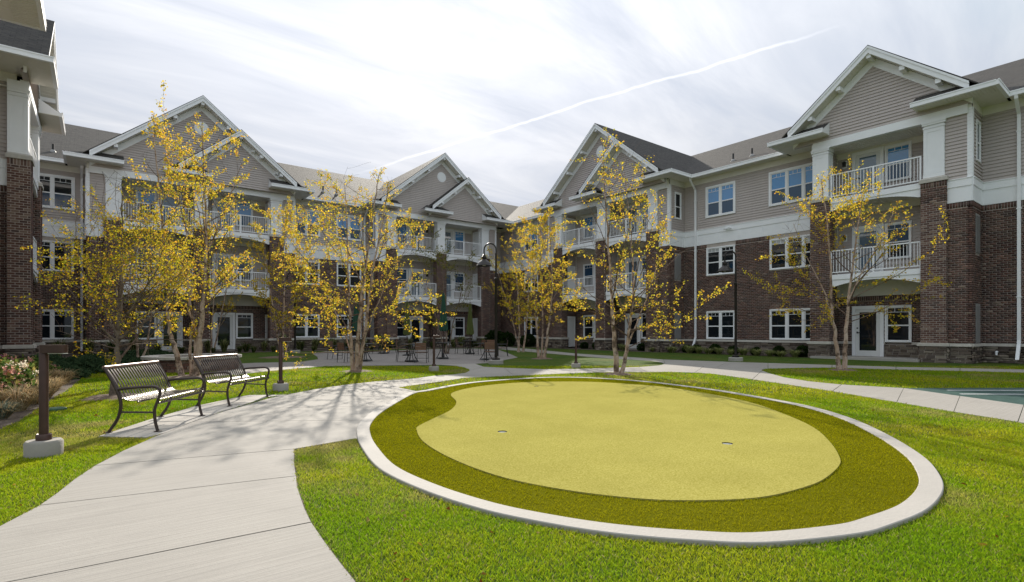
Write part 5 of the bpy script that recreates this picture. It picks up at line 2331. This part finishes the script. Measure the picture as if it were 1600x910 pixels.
NL.append(tree('spreading multi-stem birch on the lawn tip with low level branches', '', 15.6, (556, 581),
    [([(551, 581), (549, 545), (546, 490), (544, 420), (541, 330), (538, 285)], 0.075),
     ([(556, 582), (560, 525), (566, 460), (575, 390), (588, 300), (592, 270)], 0.085),
     ([(561, 581), (570, 520), (579, 450), (588, 395), (602, 320), (606, 285)], 0.070),
     ([(562, 581, -.1), (567, 545, -.1), (580, 500, -.3), (610, 430, -.5), (640, 380, -.5)], 0.035),
     ([(550, 580, .1), (545, 540, .2), (515, 470, .3), (485, 400, .4), (470, 360, .4)], 0.035)],
    (560, 420), (2.75, 2.0, 2.75), 13, YEL, M['birch'], 31, 0.058, 1.05, 0.18,
    [((556, 552, 15.6), (420, 537, 15.2), True, .020), ((562, 550, 15.6), (690, 545, 15.4), False, .022), ((556, 530, 15.6), (440, 500, 15.3), True), ((565, 520, 15.6), (690, 505, 15.5), True), ((570, 500, 15.6), (690, 455, 15.5), True), ((548, 480, 15.6), (420, 415, 15.4), True)], 0.25, (10, 58)))
NL.append(tree('twin-stem birch right behind the putting green with bare right twigs', '', 14.5, (967, 586),
    [([(964, 587), (961, 540), (957, 490), (954, 440), (950, 370), (945, 300), (941, 225)], 0.090),
     ([(970, 587), (979, 548), (985, 500), (990, 440), (986, 370), (976, 270)], 0.072),
     ([(981, 540, .1), (1005, 480, .2), (1025, 420, .2), (1035, 370, .2)], 0.030)],
    (968, 415), (1.55, 1.5, 3.5), 15, YEL, M['birch'], 41, 0.060, 0.85, 0.28,
    [((985, 520, 14.5), (1062, 497, 14.3), True), ((984, 515, 14.5), (1055, 520, 14.2), True), ((983, 505, 14.5), (1075, 470, 14.6), True), ((985, 480, 14.5), (1085, 385, 14.4), False), ((985, 470, 14.5), (1078, 400, 14.2), False), ((984, 490, 14.5), (1070, 430, 14.7), False), ((960, 500, 14.5), (905, 460, 14.3), False), ((978, 545, 14.5), (1130, 478, 14.2), True, .014), ((958, 505, 14.5), (880, 470, 14.4), True)], 0.25, (22, 66)))
NL.append(tree('sparse birch before the right wing glass door and balcony', '', 16.1, (1315, 579),
    [([(1311, 580), (1306, 530), (1300, 480), (1296, 400), (1288, 320), (1284, 280)], 0.080),
     ([(1319, 580), (1322, 525), (1325, 480), (1333, 410), (1342, 340), (1350, 300)], 0.085),
     ([(1301, 490), (1280, 440, .2), (1255, 390, .3), (1240, 350, .3)], 0.032),
     ([(1326, 470), (1350, 420, -.2), (1380, 370, -.3), (1395, 330, -.3)], 0.034)],
    (1318, 395), (2.3, 1.8, 2.45), 9, YEL, M['birch'], 51, 0.058, 1.15, 0.2,
    [((1322, 505, 16.1), (1465, 470, 15.9), True), ((1326, 470, 16.1), (1480, 400, 15.9), True), ((1300, 480, 16.1), (1185, 440, 16.3), True), ((1302, 500, 16.1), (1178, 470, 16.3), True), ((1300, 470, 16.1), (1215, 420, 16.0), True), ((1305, 510, 16.1), (1240, 480, 16.3), True), ((1330, 440, 16.1), (1440, 360, 16.0), False), ((1322, 495, 16.1), (1425, 480, 16.0), True)], 0.3, (12, 60)))
NL.append(tree('bright yellow birch clump on the lawn beside the patio lamp', '', 22.7, (846, 561),
    [([(842, 561), (839, 515), (835, 440), (828, 345)], 0.080), ([(850, 561), (858, 505), (863, 440), (858, 345)], 0.085), ([(846, 561, .2), (848, 500, .3), (845, 420, .3), (846, 330, .3)], 0.06)],
    (845, 435), (1.65, 1.5, 3.1), 16, YEL, M['birch'], 61, 0.072, 1.3, 0.1, (), 0.22, (20, 60)))
NL.append(tree('shaded yellow birch pair behind the patio lamp near the inner corner', '', 30.0, (813, 550),
    [([(810, 550), (811, 500), (806, 420), (800, 350)], 0.080), ([(817, 550), (823, 505), (826, 440), (825, 360)], 0.075), ([(812, 550, .3), (800, 500, .5), (782, 440, .6), (772, 390, .6)], 0.055)],
    (800, 440), (1.9, 1.6, 3.3), 13, YEL, M['birch'], 71, 0.078, 0.9, 0.15, (), 0.2, (20, 60)))
NL.append(tree('slender yellow birch in the back lawn island left of centre', '', 24.0, (441, 557),
    [([(441, 558), (443, 500), (446, 410), (448, 315)], 0.080), ([(445, 558, .2), (456, 500, .3), (466, 420, .4), (470, 340, .4)], 0.05), ([(439, 558, -.1), (430, 500, -.2), (418, 430, -.3), (412, 370, -.3)], 0.05)],
    (443, 420), (1.85, 1.6, 3.35), 15, YEL, M['birch'], 81, 0.074, 1.3, 0.1, (), 0.2, (20, 60)))
NL.append(tree('thin birch pair standing behind the low bushy tree', '', 20.4, (219, 566),
    [([(216, 566), (213, 520), (214, 440), (220, 350)], 0.065), ([(222, 566), (232, 525), (240, 450), (244, 370)], 0.06)],
    (228, 440), (1.75, 1.5, 2.9), 12, YOL, M['birch'], 91, 0.068, 0.9, 0.15, (), 0.3, (20, 60)))
NL.append(tree('thin birch at the back wall beside the left ground-floor door', '', 28.6, (332, 552),
    [([(330, 552), (331, 510), (336, 440), (340, 360)], 0.07), ([(334, 552), (342, 510), (356, 440), (364, 370)], 0.06)],
    (347, 440), (1.9, 1.5, 3.2), 11, YEL, M['birch'], 101, 0.075, 0.9, 0.15, (), 0.3, (20, 60)))
NL.append(tree('olive green tree before the middle brick pier', '', 27.5, (697, 553),
    [([(697, 553), (698, 510), (694, 450), (690, 395)], 0.07), ([(700, 553, .1), (708, 505, .2), (722, 450, .3), (730, 400, .3)], 0.05), ([(696, 553), (684, 505, .2), (668, 450, .3), (662, 410, .3)], 0.05)],
    (697, 440), (2.1, 1.6, 2.3), 11, OLI, M['bark'], 111, 0.075, 0.75, 0.15, (), 0.25, (15, 55), name='green_tree'))
print('leaves', [n for _, n in NL])

# mulch rings round the trunks
for x, y, Y, rad_, lab in ((179, 621, 9.6, 0.55, 0), (297, 590, 13.7, 0.75, 0), (556, 581, 15.6, 0.5, 0), (967, 586, 14.5, 0.42, 0), (1315, 579, 16.1, 0.45, 0), (846, 561, 22.7, 0.5, 0), (441, 557, 24, 1.0, 0)):
    c = at(x, y, Y)
    q = MB()
    n = 26
    rr = [rad_ * random.uniform(0.82, 1.12) for _ in range(n)]
    i0 = q.add([(c.x + rr[k] * math.cos(2 * math.pi * k / n), c.y + rr[k] * math.sin(2 * math.pi * k / n), 0.004) for k in range(n)])
    i1 = q.add([(c.x + rr[k] * .5 * math.cos(2 * math.pi * k / n), c.y + rr[k] * .5 * math.sin(2 * math.pi * k / n), 0.045 + random.uniform(-.01, .01)) for k in range(n)])
    for k in range(n):
        q.f.append((i0 + k, i0 + (k + 1) % n, i1 + (k + 1) % n, i1 + k))
    q.f.append(tuple(i1 + k for k in range(n)))
    tag(q.build('mulch', M['mulch']), kind='structure')


# ------------------------------------------------------------------ shrubs, grasses, flowers
ORD = ['first', 'second', 'third', 'fourth', 'fifth', 'sixth', 'seventh', 'eighth', 'ninth', 'tenth', 'eleventh', 'twelfth', 'thirteenth', 'fourteenth', 'fifteenth', 'sixteenth', 'seventeenth', 'eighteenth', 'nineteenth', 'twentieth', 'twenty-first', 'twenty-second', 'twenty-third', 'twenty-fourth', 'twenty-fifth', 'twenty-sixth']


def ball_pts(n, r, seed, flat=0.85):
    q = np.random.default_rng(seed)
    d = q.normal(0, 1, (n, 3))
    d /= np.linalg.norm(d, axis=1, keepdims=True)
    rr = r * (0.25 + 0.75 * q.random((n, 1)) ** 0.4) * (1 + 0.10 * np.sin(d[:, :1] * 5 + seed) + 0.08 * np.sin(d[:, 1:2] * 7))
    P = d * rr
    P[:, 2] = P[:, 2] * flat + r * flat * 0.92
    return P


BOX = [(0.030, 0.060, 0.015), (0.045, 0.085, 0.02), (0.020, 0.042, 0.012), (0.06, 0.10, 0.03)]
box_me = [leaf_mesh('foliage', ball_pts(2600, 0.27, s), 0.05, BOX, s) for s in (1, 2, 3)]
stem_me = MB().tube([(0, 0, -0.02), (0.01, 0, 0.12), (0, 0.02, 0.3)], [0.03, 0.02, 0.008], 6).mesh('stem', M['bark'])


def Rv(x, U):
    xi = (x - 800) / FPX
    return U * (AX - AY * xi) / (AY + AX * xi)


xs = [1254, 1217, 1181, 1146, 1117, 1088, 1073, 1037, 1003, 954, 933, 913]
for k, x in enumerate(xs):
    T = empty('boxwood_shrub', (25.55, Rv(x, 25.55), 0), ORD[k] + ' round clipped shrub from the near pier along the right wall', 'shrub', 'clipped shrubs along the right wing', k * 1.3)
    sc = random.uniform(0.85, 1.12)
    T.scale = (sc, sc, sc)
    inst('foliage', box_me[k % 3], T, (0, 0, 0))
    inst('stem', stem_me, T, (0, 0, 0))


def clump_mesh(seed, n, h, spread, pal, w=0.008, name='blades'):
    q = np.random.default_rng(seed)
    V = np.zeros((n, 6, 3), np.float32)
    a = q.uniform(0, 6.28, n)
    r0 = q.random(n) ** 0.5 * spread * 0.22
    hh = h * q.uniform(0.55, 1.1, n)
    sp = spread * q.uniform(0.15, 1.0, n)
    cx, cy = np.cos(a), np.sin(a)
    px, py = -np.sin(a) * w, np.cos(a) * w
    for k, (t, zz, ww) in enumerate(((0, 0, 1.0), (0.45, 0.78, 0.9), (1.0, 0.92, 0.15))):
        z = hh * zz
        if k == 2:
            z = hh * q.uniform(0.55, 1.05, n)
        rr = r0 + sp * t
        V[:, k * 2] = np.stack([cx * rr + px * ww, cy * rr + py * ww, z], 1)
        V[:, k * 2 + 1] = np.stack([cx * rr - px * ww, cy * rr - py * ww, z], 1)
    i = np.arange(n)[:, None] * 6
    Fc = np.concatenate([i + np.array([[0, 1, 3, 2]]), i + np.array([[2, 3, 5, 4]])], 0)
    pal = np.array(pal)
    c = pal[q.integers(0, len(pal), n)] * q.uniform(0.7, 1.2, (n, 1))
    return np_mesh(name, V.reshape(-1, 3), Fc, M['blade'], np.repeat(c, 6, 0))


LG = [(0.30, 0.34, 0.11), (0.38, 0.40, 0.16), (0.46, 0.44, 0.22), (0.22, 0.27, 0.08)]
DG = [(0.05, 0.09, 0.025), (0.08, 0.12, 0.035), (0.15, 0.17, 0.06), (0.22, 0.20, 0.09)]
FE = [(0.20, 0.24, 0.18), (0.28, 0.28, 0.20), (0.44, 0.33, 0.18), (0.52, 0.38, 0.21), (0.15, 0.18, 0.14)]
TAN = [(0.60, 0.42, 0.22), (0.68, 0.50, 0.30), (0.48, 0.35, 0.19), (0.36, 0.31, 0.18)]
cl = {k: [clump_mesh(s, n, h, sp, pal, w) for s in (1, 2, 3)] for k, n, h, sp, pal, w in (('lg', 260, 0.24, 0.30, LG, 0.007), ('dg', 220, 0.55, 0.42, DG, 0.012), ('tall', 170, 0.85, 0.40, DG + LG, 0.012), ('fe', 420, 0.30, 0.33, FE, 0.006), ('tan', 420, 0.34, 0.36, TAN, 0.006))}


def clump(kind, x, y, label, group, sc, k):
    T = empty('grass_clump', (x, y, 0.004), label, 'grass clump', group, k * 2.1)
    s = sc * random.uniform(0.85, 1.15)
    T.scale = (s, s, s * random.uniform(0.85, 1.15))
    inst('blades', cl[kind][k % 3], T, (0, 0, 0))


for k, x in enumerate((1242, 1222, 1203, 1182, 1160, 1142, 1122, 1108, 1092, 1078, 1050, 1022, 975)):
    clump('lg', 24.92 + random.uniform(-.1, .1), Rv(x, 24.92), ORD[k] + ' pale grass tuft from the near pier at the bed edge', 'pale grass tufts in front of the clipped shrubs', random.uniform(1.25, 1.75), k)
for k in range(26):
    u_ = -2.4 + k * 1.02 + random.uniform(-.2, .2)
    clump('tall' if k % 3 else 'dg', u_, 33.2 + random.uniform(-.5, .5) - (0.0), ORD[k] + ' arching dark grass plant from the left along the back wall', 'dark grass plants along the back wing', random.uniform(0.85, 1.2), k)
for k in range(22):
    u_ = 3.0 + k * 1.0 + random.uniform(-.25, .25)
    clump('dg', u_, 31.9 + random.uniform(-.3, .3) + (0.2 if k < 2 else 0), ORD[k] + ' low grass plant from the left in the front row before the back wing', 'front row of low grass plants', random.uniform(0.6, 0.85), k)
# left bed: fescue mounds at the lawn edge, nearest first
fx = [(-40, 672), (2, 655), (28, 643), (52, 632), (70, 622), (-15, 640), (18, 628), (42, 618), (62, 611), (84, 610), (100, 600), (-30, 622), (8, 615), (80, 600)]
for k, (x, y) in enumerate(fx):
    g = ground(x, y)
    clump('tan' if k in (2, 3, 4, 6, 7, 8, 9, 10, 13) else 'fe', g[0], g[1], ORD[k] + (' straw-coloured' if k in (2, 3, 4, 6, 7, 8, 9, 10, 13) else ' blue-grey') + ' fescue mound counted from the nearest in left bed', 'fescue mounds in the left bed', 1.0, k)
# juniper ground cover
q = np.random.default_rng(5)
N = 16000
cx_ = np.array([[ -0.9, 17.6, 0.9, 0.35], [-0.3, 19.6, 1.0, 0.40], [0.0, 21.8, 1.1, 0.38], [0.3, 24.0, 1.2, 0.34], [1.0, 26.5, 1.2, 0.34], [1.8, 28.8, 1.2, 0.32], [-1.2, 21.0, 0.9, 0.45]])
w_ = q.integers(0, len(cx_), N)
an = q.uniform(0, 6.28, N)
rr = np.sqrt(q.random(N))
P = np.stack([cx_[w_, 0] + np.cos(an) * rr * cx_[w_, 2] * 0.85, cx_[w_, 1] + np.sin(an) * rr * cx_[w_, 2], cx_[w_, 3] * (1 - rr ** 2 * 0.75) * q.uniform(0.55, 1.05, N)], 1)
jo = inst('ground_cover', leaf_mesh('ground_cover', P, 0.11, [(0.055, 0.095, 0.045), (0.08, 0.125, 0.06), (0.035, 0.065, 0.03)], 77, None, -0.5), None, (0, 0, 0))
tag(jo, 'low feathery juniper ground cover beside the left wing', kind='stuff')

# flowering shrubs at far left
PINK = [(0.80, 0.42, 0.32), (0.85, 0.55, 0.45), (0.72, 0.32, 0.28)]
CRE = [(0.82, 0.74, 0.60), (0.85, 0.78, 0.64), (0.80, 0.58, 0.46)]
MAG = [(0.40, 0.08, 0.22), (0.30, 0.10, 0.25), (0.5, 0.2, 0.3)]
GRN = [(0.07, 0.13, 0.03), (0.11, 0.17, 0.04), (0.16, 0.20, 0.05), (0.25, 0.20, 0.06)]
for k, (x, y, pal, nm, sc) in enumerate(((-22, 640, PINK, 'salmon', 0.42), (12, 634, CRE, 'cream', 0.34), (30, 615, CRE, 'cream', 0.36), (-5, 612, PINK, 'salmon', 0.40), (44, 604, PINK, 'salmon', 0.36), (62, 598, PINK, 'salmon', 0.32), (22, 597, PINK, 'salmon', 0.36), (2, 590, MAG, 'magenta', 0.36), (-30, 600, MAG, 'magenta', 0.36), (52, 592, PINK, 'salmon', 0.32))):
    g = ground(x, y)
    T = empty('flowering_shrub', (g[0], g[1], 0), ORD[k] + ' flowering shrub from the front of the left bed, ' + nm + ' blooms', 'shrub', 'flowering shrubs in the left bed', k)
    inst('foliage', leaf_mesh('foliage', ball_pts(700, sc, 200 + k), 0.085, GRN, 300 + k), T, (0, 0, 0))
    inst('stem', stem_me, T, (0, 0, 0))
    hp = ball_pts(26, sc * 1.02, 400 + k)
    hp = hp[hp[:, 2] > sc * 0.55]
    q = np.random.default_rng(k)
    PP = np.concatenate([h + q.normal(0, 0.032, (42, 3)) for h in hp])
    inst('blooms', leaf_mesh('blooms', PP, 0.038, pal, 500 + k), T, (0, 0, 0))
# leafy perennials at the back-left corner

for k, (u_, v_, sc) in enumerate(((24.9, 32.6, 2.3), (24.4, 33.4, 2.6), (25.4, 30.6, 2.0))):
    T = empty('evergreen_shrub', (u_, v_, 0), ('middle', 'leftmost', 'rightmost')[k] + ' of three large dark evergreen shrubs in the inner corner', 'shrub', 'dark shrubs in the inner corner', k)
    T.scale = (sc, sc, sc)
    inst('foliage', box_me[k], T, (0, 0, 0))
    inst('stem', stem_me, T, (0, 0, 0))
